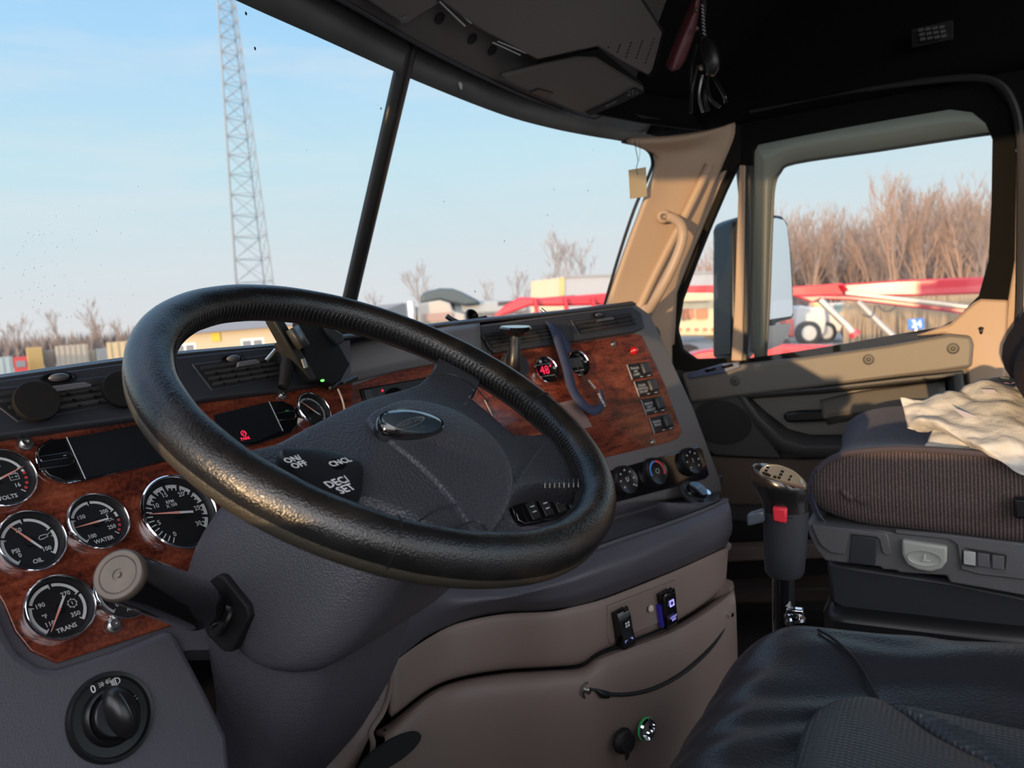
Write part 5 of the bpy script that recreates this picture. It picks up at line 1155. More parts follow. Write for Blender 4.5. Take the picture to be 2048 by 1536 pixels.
# sunglasses / keys bundle hanging from the roof
hk = thing('hanging_pouch', 'dark red leather sheath hanging from the overhead console', 'sheath', OH.at(1370, 40, .03))
r = [[(1388, -10), (1396, -12), (1404, -8)], [(1366, 40), (1384, 34), (1398, 40)], [(1350, 80), (1366, 76), (1384, 84)], [(1336, 116), (1352, 112), (1370, 122)], [(1331, 132), (1344, 142), (1358, 138)]]
MB().grid(patch([[onR(*p, 1.50 - (.012 if i == 1 else 0)) for i, p in enumerate(q)] for q in r], 5, 4)).build('sheath', mat('oxblood leather', (.10, .018, .024), .5, bump=[('n', 90, .001)]), hk, solid=.006)
MB().ball(onR(1392, 20, 1.48), ex * .004, ey * .004, ez * .004).build('stud', brass_m, hk); MB().ball(onR(1393, 57, 1.48), ex * .004, ey * .004, ez * .004).build('stud', brass_m, hk)
hl = thing('hanging_keys', 'bunch of black cords and keys hanging from the overhead console', 'keys', OH.at(1410, 40, .03))
MB().tube(crom([onR(*p, 1.50) for p in [(1404, -20), (1406, 20), (1404, 50), (1408, 76)]], 4), .006, 8).build('cord', matte_m, hl)
m = MB()
for k in range(9): m.box(onR(1405 + k * .4, 12 + k * 7, 1.488), ex, ez, ey, .012, .0018, .002)
m.build('cord_stitches', grey_m, hl, kind='stuff')
MB().tube(crom([onR(*p, 1.49) for p in [(1408, 78), (1418, 100), (1424, 130), (1420, 150)]], 4), [.008 + .008 * math.sin(math.pi * k / 12) for k in range(13)], 10).build('fob', black_m, hl)
random.seed(5)
for k, (a, b_, c_) in enumerate([((1396, 130), (1384, 180), (1382, 226)), ((1404, 150), (1398, 190), (1406, 224)), ((1412, 150), (1420, 195), (1440, 214)), ((1425, 150), (1448, 190), (1452, 205)), ((1392, 90), (1384, 130), (1384, 200)), ((1416, 150), (1410, 190), (1416, 222))]):
    MB().tube(crom([onR(*a, 1.50 + .01 * k), onR(*b_, 1.51), onR(*c_, 1.50 + .005 * k)], 6), .0035 if k != 1 else .003, 8).build('key', [black_m, steel_m, black_m, black_m, rubber_m, rubber_m][k], hl)
MB().lathe(onR(1402, 136, 1.49), (-.6, -.7, .1), [(.006, 0), (.006, .003), (.003, .004), (0, .004)], 14).build('ring', brass_m, hl)
# phone cradle clipped to the second vent
phh = thing('phone_cradle', 'black phone cradle clipped to the air vent behind the wheel, with green light', 'phone holder', GP.at(640, 700, .03))
cradle_m = mat('cradle black', (.006, .006, .007), .6, spec=.2)
PC = Plane(GP.at(645, 690, .045), -8, 14)
def pcp(pts, w=0): return [PC.at(*p, w) for p in pts]
MB().prism(pcp([(598, 640), (648, 632), (702, 730), (694, 740), (676, 774), (668, 776), (650, 765), (618, 758)], .0), PC.n, .014).build('back_plate', cradle_m, phh, bevel=.003)
MB().prism(pcp([(546, 634), (566, 634), (636, 758), (626, 762), (594, 720)], .006), PC.n, .016).build('side_rail', mat('cradle grey', (.014, .015, .015), .5, spec=.3), phh, bevel=.003)
MB().prism(pcp([(648, 650), (662, 652), (688, 668), (690, 682), (676, 692), (656, 668)], .006), PC.n, .016).build('side_arm', MATS['cradle grey'], phh, bevel=.003)
P = []
for k in range(8):
    t = k / 7; a = PC.at(571 + 26 * t, 663 - 14 * t, .010 + .016 * math.sin(math.pi * t)); b_ = PC.at(594 + 26 * t, 702 - 14 * t, .010 + .016 * math.sin(math.pi * t)); P.append([a, b_])
MB().grid(P).build('clamp_pad', mat('clamp pad', (.045, .045, .040), .4), phh, solid=.004, ang=80)
MB().prism(pcp([(604, 718), (610, 716), (616, 734), (610, 736)], .014), PC.n, .002).build('side_slot', steel_m, phh)
MB().tube(pcp([(660, 776), (668, 776), (676, 768), (690, 762)], .010), .0025, 8).build('foot', black_m, phh)
MB().tube(pcp([(686, 768), (712, 756)], .012), .0035, 8).build('foot', black_m, phh)
MB().ball(PC.at(645, 761, .010), ex * .0035, ey * .002, ez * .0018).build('charge_light', mat('green led', (.1, .6, .1), .4, emit=(.2, 1, .2), es=1.0), phh)
MB().tube(crom([PC.at(*p, w_) for p, w_ in [((566, 690), -.02), ((578, 715), -.012), ((572, 745), -.01), ((566, 775), -.01)]], 5), [.014, .013, .012, .011, .011, .011, .010, .010, .010, .010, .009, .009, .008, .008, .008, .007], 14).build('vent_clamp', cradle_m, phh)
MB().lathe(PC.at(573, 690, -.02), (PC.u + PC.n * .3), [(.020, 0), (.021, .006), (.016, .012), (.008, .016)], 20).build('swivel', cradle_m, phh)
MB().tube([GP.at(533, 722, .02), GP.at(552, 700, .03)], .0035, 8).build('clamp_lever', steel_m, phh)
ccb = thing('charging_cable', 'thin pale cable hanging down from the phone cradle', 'cable', PC.at(676, 778, .005))
MB().tube(crom([PC.at(676, 778, .006), PC.at(682, 792, .004), PC.at(688, 812, .002), PC.at(691, 840, -.01), PC.at(695, 880, -.03)], 5), .0014, 8).build('lead', cable_m, ccb)
# round magnetic phone pads on the first vent
for k, (px, py, lab_) in enumerate(((74, 802, 'round black magnetic phone pad on the left air vent, nearer the edge'), (246, 778, 'round black magnetic phone pad on the left air vent, touching the rim of the wheel'))):
    c = GP.at(px, py, .030); nn_ = (EYE - c).normalized() * .5 + GP.n; nn_.normalize()
    t_ = thing('magnetic_phone_mount', lab_, 'phone mount', c, 'magnetic phone mounts')
    MB().lathe(c, nn_, [(.0195, -.006), (.0205, -.004), (.0205, .001), (.0195, .0022), (0, .0024)], 40).build('pad', mat('pad rubber', (.008, .008, .008), .7, spec=.15) if 'pad rubber' not in MATS else MATS['pad rubber'], t_)
    MB().tube([c - nn_ * .004, GP.at(px + 4, py + 4, .010)], .006, 12).build('clip', black_m, t_)
# stalk mount with a round head on the third vent and a knobbly ring
km = thing('suction_mount', 'black mount with a flat round head on the vent left of the digital gauge', 'mount', CP.at(1020, 720, .02))
MB().tube(crom([CP.at(1030, 664, .06), CP.at(1030, 690, .055), CP.at(1028, 720, .045), CP.at(1026, 745, .03)], 4), [.011, .0105, .010, .010, .0105, .011, .011, .012, .012, .013, .013, .013, .013], 14).build('stem', black_m, km)
MB().lathe(CP.at(1031, 657, .065), (-.05, -.12, 1), [(.012, -.014), (.020, -.010), (.028, -.003), (.029, .001), (.026, .004), (0, .005)], 32).build('head', gloss_m, km)
MB().lathe(CP.at(1029, 733, .014), CP.n, [(.014, -.010), (.026, -.010), (.031, 0), (.026, .010), (.014, .010)], 30).build('knobbly_ring', fuzzy_m, km)
m = MB()
for k in range(22):
    t = 2 * math.pi * k / 22; m.ball(CP.at(1029, 733, .018) + CP.u * .029 * math.cos(t) + CP.v * .029 * math.sin(t), CP.u * .0022, CP.v * .0022, CP.n * .0022, n=8)
m.build('studs', fuzzy_m, km, kind='stuff')
# lanyard draped over the dash
ly = thing('lanyard', 'navy webbing lanyard looped over the dash in front of the digital gauges', 'lanyard', CP.at(1160, 740, .02))
LP = [((1062, 632), -.03, .013), ((1085, 636), -.01, .013), ((1105, 652), .020, .014), ((1120, 690), .024, .014), ((1134, 735), .022, .014), ((1146, 780), .022, .013), ((1168, 810), .024, .011), ((1190, 822), .026, .010), ((1203, 812), .026, .009), ((1206, 795), .024, .007), ((1200, 778), .020, .005)]
P = []
cen = crom([CP.at(*p, w_) for p, w_, h in LP], 6); wid = [LP[min(len(LP) - 1, i // 6)][2] for i in range(len(cen))]
for i, c in enumerate(cen):
    d = (cen[min(i + 1, len(cen) - 1)] - cen[max(i - 1, 0)]).normalized(); s_ = CP.n.cross(d).normalized()
    tw = (i / len(cen)); s_ = (s_ * math.cos(tw * .3) + CP.n * math.sin(tw * .3) * .6).normalized(); P.append([c - s_ * wid[i] * .8, c, c + s_ * wid[i] * .8])
MB().grid(P).build('webbing', strap_m, ly, solid=.0012, ang=180)
P = []
cen = crom([CP.at(*p, w_) for p, w_ in [((1096, 632), -.02), ((1108, 650), .012), ((1128, 676), .016), ((1140, 705), .016)]], 6)
for i, c in enumerate(cen):
    d = (cen[min(i + 1, len(cen) - 1)] - cen[max(i - 1, 0)]).normalized(); s_ = CP.n.cross(d).normalized(); P.append([c - s_ * .008, c + s_ * .008])
MB().grid(P).build('webbing', strap_m, ly, solid=.0012, ang=180)
MB().tube(crom([CP.at(*p, .018) for p in [(1145, 722), (1160, 742), (1175, 762), (1190, 778)]], 4), .0012, 6).build('loop_cord', matte_m, ly)
MB().tube([CP.at(1176, 760, .019), CP.at(1190, 777, .019)], [.0020, .0026], 8).build('crimp', steel_m, ly)
text_mb(MB(), 'MAVEN', CP.at(1203, 800, .034), (CP.v * .95 - CP.u * .25).normalized() * -1, (CP.u * .95 + CP.v * .25).normalized(), .0085, 0).build('webbing_print', white_m, ly, smooth=False)
pen = thing('pen', 'thin silver pen lying on top of the dash behind the lanyard', 'pen', CP.at(1090, 630, -.02))
MB().tube([CP.at(1082, 618, -.03), CP.at(1104, 636, -.02)], .0035, 10).build('barrel', chrome_m, pen)
# keys on the dash top
ky = thing('key_bunch', 'bunch of dark keys lying on the dash top left of the vents', 'keys', CP.at(940, 645, -.05))
MB().tube(crom([CP.at(*p, -.05) for p in [(893, 632), (905, 640), (924, 648)]], 4), [.005] * 9, 10).build('fob', black_m, ky)
MB().lathe(CP.at(944, 632, -.05), CP.n, [(.013, -.003), (.015, 0), (.013, .003), (.008, .003), (.008, -.003)], 22).build('key_head', gloss_m, ky)
MB().tube([CP.at(925, 652, -.05), CP.at(944, 640, -.05), CP.at(972, 634, -.05)], .0035, 8).build('key_blade', black_m, ky)
MB().tube([CP.at(938, 655, -.048), CP.at(944, 648, -.048)], .0035, 8).build('ring', brass_m, ky)
# papers on the dash
pp = thing('paper_sheet', 'pale sheet of paper lying on the dash top beside the keys', 'paper', CP.at(1010, 636, -.05))
MB().prism([W(*(CP.at(*p, 0) - EYE)) + V((.02, .06, .012)) for p in [(960, 650), (1060, 638)]] + [W(*(CP.at(*p, 0) - EYE)) + V((.03, .16, .008)) for p in [(1060, 638), (960, 650)]], (0, 0, 1), .001).build('sheet', mat('paper', (.6, .6, .58), .7), pp)
# mesh sticker on the wood
stk = MB().prism(cp([(1114, 807), (1152, 798), (1185, 853), (1148, 862)], .004), CP.n, .0006).build('warning_sticker', mat('sticker', (.20, .13, .115), .5, bump=[('d', 700, .0003)]))
tag(stk, 'faded rectangular sticker on the wood panel below the digital gauges', 'sticker')
stc = MB().tube([CP.at(969, 800, .004), CP.at(985, 832, .004)], .0012, 6).build('cable_end', cable_m); tag(stc, 'short pale wire end against the wood seen between wheel spokes', 'wire')
# ================================================================== OUTSIDE
GZ = -2.35
def onG(px, py): return onZ(px, py, GZ)
def at(px, py, d): return onR(px, py, d)          # a far thing at distance d
def gnd(px, d, z=0):                               # ground point under image column px at distance d
    r = ray(px, 700); k = d / math.hypot(r.x, r.y); return V((EYE.x + r.x * k, EYE.y + r.y * k, z))
def up_at(px, py, d): return at(px, py, d).z       # height seen at that pixel at distance d
gr = MB(); gr.add([V((-60, -200, 0)), V((500, -200, 0)), V((500, 500, 0)), V((-60, 500, 0))], [[0, 1, 2, 3]])
gr.build('ground', mat('gravel yard', (.22, .215, .21), .9, var=(.6, .25), bump=[('n', 6, .02)]), kind='structure')
# truck's own hood
hd = [[W(x, y, z) for x, z in ((.1, -.40), (.35, -.27), (.75, -.20), (1.07, -.18), (1.4, -.20), (1.8, -.27), (2.0, -.40))] for y, dz in ((1.12, 0), (1.5, 0), (1.9, 0), (2.3, 0))]
for j, row in enumerate(hd):
    for p in row: p.z -= .02 + .05 * j
bark = [mat('brown bark', (.31, .21, .16), .9), mat('grey bark', (.25, .19, .16), .9), mat('hazy bark', (.30, .27, .27), .9)]  # first bark is a lighter, warmer brown
def tree_mesh(seed, H, spread, depth, thin, trunks=1):
    rnd = random.Random(seed); m = MB()
    def grow(p, d, L, r, lev):
        n = 3; pts = [p]; q = p.copy(); dd = d.copy()
        for k in range(n):
            dd = (dd + V((rnd.gauss(0, .10), rnd.gauss(0, .10), .06))).normalized(); q = q + dd * (L / n); pts.append(q.copy())
        r1 = r * .55
        m.tube(pts, [r + (r1 - r) * k / n for k in range(n + 1)], 4 if lev else 5)
        if lev >= depth: return
        for k in range(rnd.randint(3, 4) if lev else rnd.randint(8, 11)):
            t = rnd.uniform(.30, 1.0) if lev == 0 else rnd.uniform(.25, 1.0)
            i = min(n - 1, int(t * n)); b = pts[i].lerp(pts[i + 1], t * n - i)
            a = rnd.uniform(0, 2 * math.pi); s = rnd.uniform(.35, .8) * spread
            nd = (dd + V((math.cos(a) * s, math.sin(a) * s, .18))).normalized()
            grow(b, nd, L * rnd.uniform(.38, .58) * (1.25 - .5 * t), max(thin, r * .42 * (1.15 - .5 * t)), lev + 1)
    for k in range(trunks): grow(V((rnd.gauss(0, .3 * (trunks > 1)), rnd.gauss(0, .3 * (trunks > 1)), 0)), V((rnd.gauss(0, .08), rnd.gauss(0, .08), 1)).normalized(), H * rnd.uniform(.72, .85), H * .012 / trunks ** .4, 0)
    me = bpy.data.meshes.new('bare_tree'); me.from_pydata([tuple(v_) for v_ in m.v], [], m.f); me.update(); return me
TM = [tree_mesh(11 + k, 10, .8, 3, .012, 1) for k in range(4)]
TMt = [tree_mesh(31 + k, 10, .55, 3, .012, 2) for k in range(2)]
FT = [tree_mesh(51 + k, 10, 1.0, 3, .03, 1) for k in range(3)]
def place_tree(me, px, d, pytop, mt, label, group, fat=1.0):
    o = bpy.data.objects.new('bare_tree', me); COL.objects.link(o); g = gnd(px, d); h = up_at(px, pytop, d)
    o.location = g; o.scale = (h / 10 * fat, h / 10 * fat, h / 10); o.rotation_euler = (0, 0, random.uniform(0, 6.28))
    if not me.materials: me.materials.append(mt)
    else:
        o.material_slots[0].link = 'OBJECT'; o.material_slots[0].material = mt
    tag(o, label, 'tree', group)
    return o
random.seed(21)
# tall wood seen through the passenger window
for k in range(84):
    px = random.uniform(1545, 2000); d = random.uniform(52, 80)
    top = 458 + random.uniform(-25, 25) - (50 if px > 1780 else 0)
    if 1640 < px < 1760: top -= 8
    place_tree(random.choice(TM + TMt), px, d, top, random.choice(bark[:2]), 'bare brown tree in the dense wood beyond the passenger window', 'bare trees of the wood beyond the passenger window', 1.15)
place_tree(TMt[0], 1802, 50, 350, bark[0], 'tallest bare tree in the passenger window, fan of upright branches', None, 1.1)
place_tree(TMt[1], 1852, 52, 400, bark[0], 'second tall bare tree just right of the tallest one in the passenger window', None, .95)
place_tree(TM[1], 1965, 46, 372, bark[1], 'tall bare tree at the right edge of the passenger window', None, 1.0)
for k in range(9):
    place_tree(random.choice(TM), random.uniform(1385, 1500), random.uniform(75, 95), 490 + random.uniform(-10, 25), bark[0], 'bare tree seen through the small quarter window', 'bare trees behind the quarter window')
for k in range(10):
    place_tree(random.choice(TM), 1550 + k * 4, random.uniform(62, 80), 470, bark[1], 'bare brown tree in the dense wood beyond the passenger window', 'bare trees of the wood beyond the passenger window', 1.15)
# trees across the windshield
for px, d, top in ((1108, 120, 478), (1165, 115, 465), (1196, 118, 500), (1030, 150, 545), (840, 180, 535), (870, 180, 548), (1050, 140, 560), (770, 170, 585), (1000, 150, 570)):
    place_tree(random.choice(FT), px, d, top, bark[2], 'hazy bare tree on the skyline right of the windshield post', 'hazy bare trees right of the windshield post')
for px, d, top in ((215, 130, 598), (135, 150, 632), (25, 110, 640), (60, 130, 660), (250, 150, 640), (182, 150, 645), (95, 170, 665), (0, 120, 655), (-20, 110, 650)):
    place_tree(random.choice(FT), px, d, top, bark[1], 'bare tree rising above the trailers at the far left', 'bare trees above the far left trailers')
def hedge(name, px0, px1, d, top, label, mt, seed, n=120):
    rnd = random.Random(seed); m = MB()
    for k in range(n):
        f = k / n; px = px0 + (px1 - px0) * f; dd = d * rnd.uniform(.95, 1.08); g = gnd(px, dd); h = up_at(px, top(px) + rnd.uniform(-4, 4), dd)
        wd = abs(px1 - px0) / n * dd / F * 2.2
        for _ in range(22):
            hh = h * (rnd.uniform(.35, 1.0) ** .6) * rnd.uniform(.8, 1.08); a_ = rnd.uniform(0, 6.28); e_ = V((math.cos(a_), math.sin(a_), 0)) * wd * rnd.uniform(.10, .35)
            c_ = g + V((rnd.gauss(0, wd), rnd.gauss(0, wd), 0)); l_ = V((rnd.gauss(0, .05), rnd.gauss(0, .05), 0)) * hh
            m.add([c_ - e_, c_ + e_, c_ + e_ * .5 + V((0, 0, hh * .6)) + l_, c_ + V((0, 0, hh)) + l_, c_ - e_ * .6 + V((0, 0, hh * .55)) + l_], [[0, 1, 2, 3, 4]])
    tag(m.build(name, mt, kind='stuff', fixn=False), label, 'brush')
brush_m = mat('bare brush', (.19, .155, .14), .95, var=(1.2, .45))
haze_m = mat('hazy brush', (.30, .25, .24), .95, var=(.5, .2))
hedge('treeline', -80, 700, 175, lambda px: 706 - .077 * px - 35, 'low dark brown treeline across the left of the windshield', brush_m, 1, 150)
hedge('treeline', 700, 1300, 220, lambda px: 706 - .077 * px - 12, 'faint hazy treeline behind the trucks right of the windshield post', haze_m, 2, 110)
hedge('understorey_brush', 1330, 2010, 84, lambda px: 712 - .077 * px - 88, 'brown tangled brush filling the wood behind the passenger window', mat('wood brush', (.30, .20, .155), .95, var=(1.5, .35)), 3, 150)
# reeds
rnd = random.Random(4); m = MB()
for k in range(900):
    px = rnd.uniform(1690, 1990); d = rnd.uniform(33, 40); g = gnd(px, d); h = rnd.uniform(1.7, 2.5); l = V((rnd.gauss(0, .08), rnd.gauss(0, .08), 0))
    m.add([g, g + V((.03, .05, 0)), g + V((0, 0, h)) + l], [[0, 1, 2]]); m.add([g, g + V((-.05, .03, 0)), g + V((0, 0, h * .9)) - l], [[0, 1, 2]])
tag(m.build('dry_reeds', mat('dry reeds', (.42, .30, .18), .9), kind='stuff', fixn=False), 'dry golden reeds behind the red booms in the passenger window', 'reeds')
# lattice tower
tw = thing('lattice_tower', 'tall thin lattice radio tower rising left of the windshield post', 'tower', gnd(528, 95)); tb = tw.location.copy(); tm_ = mat('tower steel', (.22, .25, .28), .7)
td = V((RX.z, RY.z, 0)).normalized(); tr = V((td.y, -td.x, 0))
pts_ = [(-1, -.3), (1, -.3), (.0, 1.0)]
Ht = 62.0
def tpt_(i, z):
    wd = 2.45 * (1 - z / Ht * .93); a, b_ = pts_[i]; return tb + tr * (a * wd) + td * (b_ * wd * 1.3) + V((0, 0, z))
for i in range(3): MB().tube([tpt_(i, 0), tpt_(i, Ht)], [.17 if i == 0 else .08, .05], 6).build('leg', tm_, tw)
m = MB(); z = 0
while z < Ht - 1:
    s_ = 3.0 * (1 - z / Ht * .80)
    for i in range(3):
        j = (i + 1) % 3; z2 = min(Ht, z + s_)
        m.tube([tpt_(i, z), tpt_(j, z2)], .032, 4).tube([tpt_(j, z), tpt_(i, z2)], .032, 4).tube([tpt_(i, z), tpt_(j, z)], .04, 4)
    z += s_
m.build('lattice_bracing', tm_, tw)
# long cream building
def pbox(m, px0, px1, d0, d1, z0, z1, depth, mi=0):
    a, b_ = gnd(px0, d0), gnd(px1, d1); u = (b_ - a); u.z = 0; L = u.length; u.normalize(); n = V((-u.y, u.x, 0)); n = n if n.dot(a - V((EYE.x, EYE.y, 0))) > 0 else -n
    m.box((a + b_) / 2 + n * depth / 2 + V((0, 0, (z0 + z1) / 2)), u, n, ez, L, depth, z1 - z0, mi); return a, b_, u, n
cream_m = mat('cream siding', (.42, .35, .25), .8); roofg_m = mat('grey roof', (.24, .23, .23), .8); win_m = mat('far window', (.16, .18, .20), .2)
bl = thing('site_building', 'long low cream building with grey roof and paired windows behind the steering wheel rim', 'building', gnd(480, 44))
m = MB(); a, b_, u, n = pbox(m, 340, 715, 46, 38, 0, up_at(440, 663, 44), 8); m.build('wall', cream_m, bl)
zt = up_at(440, 663, 44)
m = MB(); m.add([a - u * .4 - n * .4 + V((0, 0, zt)), b_ + u * .4 - n * .4 + V((0, 0, zt)), b_ + u * .4 + n * 4 + V((0, 0, zt + .75)), a - u * .4 + n * 4 + V((0, 0, zt + .75)), b_ + u * .4 + n * 8.4 + V((0, 0, zt)), a - u * .4 + n * 8.4 + V((0, 0, zt))], [[0, 1, 2, 3], [3, 2, 4, 5], [0, 3, 5], [1, 4, 2], [0, 5, 4, 1]]); m.build('roof', roofg_m, bl, smooth=False)
for px in (377, 520, 660):
    f = (px - 340) / (715 - 340); c = a + (b_ - a) * f; 
    wn_ = MB().box(c + V((0, 0, zt - 1.0)) - n * .03, u, n, ez, 1.5, .10, 1.0).build('window', white_m, bl)
    for s_ in (-1, 1): MB().box(c + u * .36 * s_ + V((0, 0, zt - 1.0)) - n * .08, u, n, ez, .56, .06, .84).build('pane', win_m, wn_)
c = a + (b_ - a) * .28; MB().box(c + V((0, 0, zt - .28)) - n * .05, u, n, ez, .62, .05, .45).build('yellow_sign', mat('yellow sign', (.5, .38, .04), .6), bl)
# parked trailers and trucks at the far left
def trailer(px0, px1, d, pytop, col, label, rough=.6, ribs=6, base=.9):
    m_ = mat(label[:30], tuple(c * .52 for c in col), rough); t_ = thing('parked_trailer', label, 'trailer', gnd((px0 + px1) / 2, d)); zt = up_at((px0 + px1) / 2, pytop, d)
    m = MB(); a, b_, u, n = pbox(m, px0, px1, d, d, base, zt, 4); m.build('body', m_, t_)
    L = (b_ - a).length
    m = MB()
    for k in range(ribs): m.box(a + u * (L * (k + .5) / ribs) - n * .03 + V((0, 0, (base + zt) / 2)), u, n, ez, .06, .06, (zt - base) * .96)
    m.build('side_ribs', m_, t_)
    for f in (.2, .8): MB().lathe(a + u * L * f + V((0, 0, .48)) + n * .5, n, [(.48, 0), (.48, .3)], 16).build('wheel', rubber_m, t_)
    return t_
for a_ in [(-60, 22, 70, 716, (.55, .68, .70), 'pale blue box trailer cut by the left edge of the photo'), (52, 84, 62, 695, (.85, .62, .25), 'yellow orange box trailer third from the left edge'),
           (86, 108, 64, 700, (.55, .48, .42), 'narrow taupe trailer beside the yellow one'), (110, 176, 60, 690, (.62, .56, .46), 'wide cream trailer in the middle of the far left row'),
           (178, 190, 64, 700, (.75, .62, .45), 'thin cream trailer end right of the wide one'), (192, 214, 58, 697, (.42, .47, .50), 'blue grey trailer left of the last yellow one'),
           (214, 300, 50, 682, (.82, .66, .40), 'cream yellow trailer touching the steering wheel rim')]: trailer(*a_)
rt = thing('red_truck', 'small red truck parked between the trailers at the far left', 'truck', gnd(40, 58))
m = MB(); a, b_, u, n = pbox(m, 24, 52, 58, 58, .6, up_at(38, 714, 58), 3); m.build('cab', mat('truck red', (.42, .04, .04), .4), rt)
m = MB(); m.box((a + b_) / 2 + V((0, 0, 1.75)) - n * .04, u, n, ez, (b_ - a).length * .7, .08, .4); m.build('windscreen', win_m, rt)
for f in (.15, .85): MB().lathe(a.lerp(b_, f) + V((0, 0, .45)) - n * .1, n, [(.42, 0), (.42, .3)], 14).build('wheel', rubber_m, rt)
for k, (px, c_, nm) in enumerate(((72, (.10, .14, .20), 'dark blue'), (98, (.30, .28, .26), 'grey'), (142, (.12, .16, .22), 'navy'))):
    cr_o = thing('parked_car', f'{nm} parked car in front of the far left trailers', 'car', gnd(px, 40))
    m = MB(); a, b_, u, n = pbox(m, px - 22, px + 22, 40, 40, .35, .95, 1.7); cm = mat('car ' + nm, c_, .3); m.build('body', cm, cr_o, bevel=.12)
    m = MB(); m.prism([a + u * .25 + V((0, 0, .9)), a.lerp(b_, .85) + V((0, 0, .9)), a.lerp(b_, .7) + V((0, 0, 1.4)), a.lerp(b_, .35) + V((0, 0, 1.4))], -n, 1.5); m.build('cabin', win_m, cr_o)
    for f in (.2, .8): MB().lathe(a.lerp(b_, f) + V((0, 0, .33)) - n * .02, n, [(.33, 0), (.33, .2)], 14).build('wheel', rubber_m, cr_o)
# dark-topped tractor cab in the middle
tk = thing('semi_truck', 'cream semi truck with dark roof fairing seen past the keys on the dash', 'truck', gnd(900, 24)); tkm = mat('truck cream', (.38, .35, .31), .4)
def tp(px, py, d=24): return at(px, py, d)
Nk = -V((RX.z, RY.z, 0)).normalized()
MB().prism([tp(*p) for p in [(836, 612), (842, 606), (880, 600), (900, 606), (905, 622), (930, 628), (930, 780), (836, 780)]], Nk, 2.2).build('cab', tkm, tk, bevel=.05)
MB().prism([tp(*p, 24.2) for p in [(840, 608), (842, 588), (856, 582), (880, 576), (905, 577), (922, 583), (940, 592), (955, 600), (962, 608), (930, 612), (900, 606), (880, 600)]], Nk, 2.0).build('roof_fairing', mat('dark fairing', (.05, .07, .08), .4), tk, bevel=.08)
MB().prism([tp(*p, 23.9) for p in [(866, 648), (900, 646), (900, 700), (866, 700)]], Nk, .06).build('side_window', mat('truck window', (.45, .55, .58), .2), tk)
MB().prism([tp(*p, 23.9) for p in [(846, 628), (905, 624), (905, 640), (848, 644)]], Nk, .05).build('visor_band', mat('band brown', (.30, .20, .17), .5), tk)
MB().prism([tp(*p, 24.5) for p in [(905, 604), (990, 600), (1060, 606), (1055, 625), (905, 632)]], Nk, 2.5).build('sleeper', mat('sleeper grey', (.28, .30, .31), .5), tk, bevel=.1)
MB().lathe(tp(828, 690, 23.5), ez, [(.13, -2), (.13, 1.3)], 12).build('exhaust_stack', chrome_m, tk)
for px in (850, 960): 
    g = gnd(px, 24); MB().lathe(V((g.x, g.y, .5)), Nk, [(.5, -.2), (.5, .15), (.2, .16)], 20).build('wheel', rubber_m, tk)
# white box trailer with sunlit end
wt = thing('box_trailer', 'white box trailer with sunlit cream end above the red booms', 'trailer', gnd(1150, 45))
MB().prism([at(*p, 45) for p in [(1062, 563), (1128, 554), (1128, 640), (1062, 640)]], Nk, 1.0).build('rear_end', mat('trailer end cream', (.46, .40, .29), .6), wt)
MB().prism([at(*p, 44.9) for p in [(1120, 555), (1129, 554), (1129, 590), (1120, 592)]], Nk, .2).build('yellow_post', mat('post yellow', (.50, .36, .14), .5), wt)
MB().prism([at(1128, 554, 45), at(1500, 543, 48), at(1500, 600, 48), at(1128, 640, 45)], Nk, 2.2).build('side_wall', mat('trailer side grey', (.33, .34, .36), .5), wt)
MB().prism([at(1126, 551, 44.9), at(1500, 540, 47.9), at(1500, 544, 47.9), at(1126, 555, 44.9)], Nk, .15).build('top_rail', mat('rail grey', (.25, .26, .28), .5), wt)
for px in (1100, 1440): g = gnd(px, 45.5); MB().lathe(V((g.x, g.y, .5)), Nk, [(.5, -.3), (.5, 0)], 18).build('wheel', rubber_m, wt)
# red car hauler
redp = mat('hauler red', (.50, .012, .028), .28, coat=.4); ch = thing('car_hauler', 'red car hauler trailer with raised booms crossing the passenger window', 'trailer', gnd(1600, 18))
def bar(m, pts, d, th): return m.prism([at(*p, d) if len(p) == 2 else at(p[0], p[1], p[2]) for p in pts], Nk, th)
bar(MB(), [(1488, 574), (1590, 573), (1684, 566), (1690, 569), (1690, 590), (1590, 592), (1488, 592)], 17.8, .22).build('upper_beam', redp, ch, bevel=.02)
bar(MB(), [(1684, 568), (1800, 560), (1900, 556), (1960, 554), (2040, 550), (2040, 584), (1955, 588), (1840, 592), (1700, 592)], 17.5, .30).build('upper_boom', redp, ch, bevel=.04, seg=3)
bar(MB(), [(1590, 592), (1640, 590), (1700, 592), (1800, 600), (1940, 612), (2040, 620), (2040, 640), (1930, 628), (1800, 612), (1700, 600), (1640, 598), (1625, 606), (1612, 600)], 17.3, .25).build('lower_boom', redp, ch, bevel=.03)
MB().tube([at(1692, 586, 17.0), at(1930, 614, 17.0), at(2040, 628, 17.0)], .05, 10).build('ram_rod', mat('ram cream', (.50, .42, .32), .3, .3), ch)
MB().tube([at(1640, 600, 17.0), at(1690, 648, 17.0)], .075, 10).build('ram', mat('ram silver', (.42, .39, .35), .3, .4), ch)
MB().tube([at(1688, 645, 17.0), at(1708, 668, 17.0)], .06, 10).build('ram_tip', mat('ram white', (.5, .48, .45), .4), ch)
MB().tube([at(1706, 664, 16.9), at(1712, 672, 16.9)], .12, 10).build('ram_foot', redp, ch)
MB().tube([at(1716, 603, 17.2), at(1762, 650, 17.2), at(1790, 676, 17.2)], .07, 10).build('ram', mat('ram grey', (.35, .32, .31), .4, .3), ch)
MB().tube(crom([at(*p, 16.9) for p in [(1750, 610), (1748, 625), (1738, 634), (1724, 628)]], 4), .012, 6).build('hydraulic_hose', rubber_m, ch)
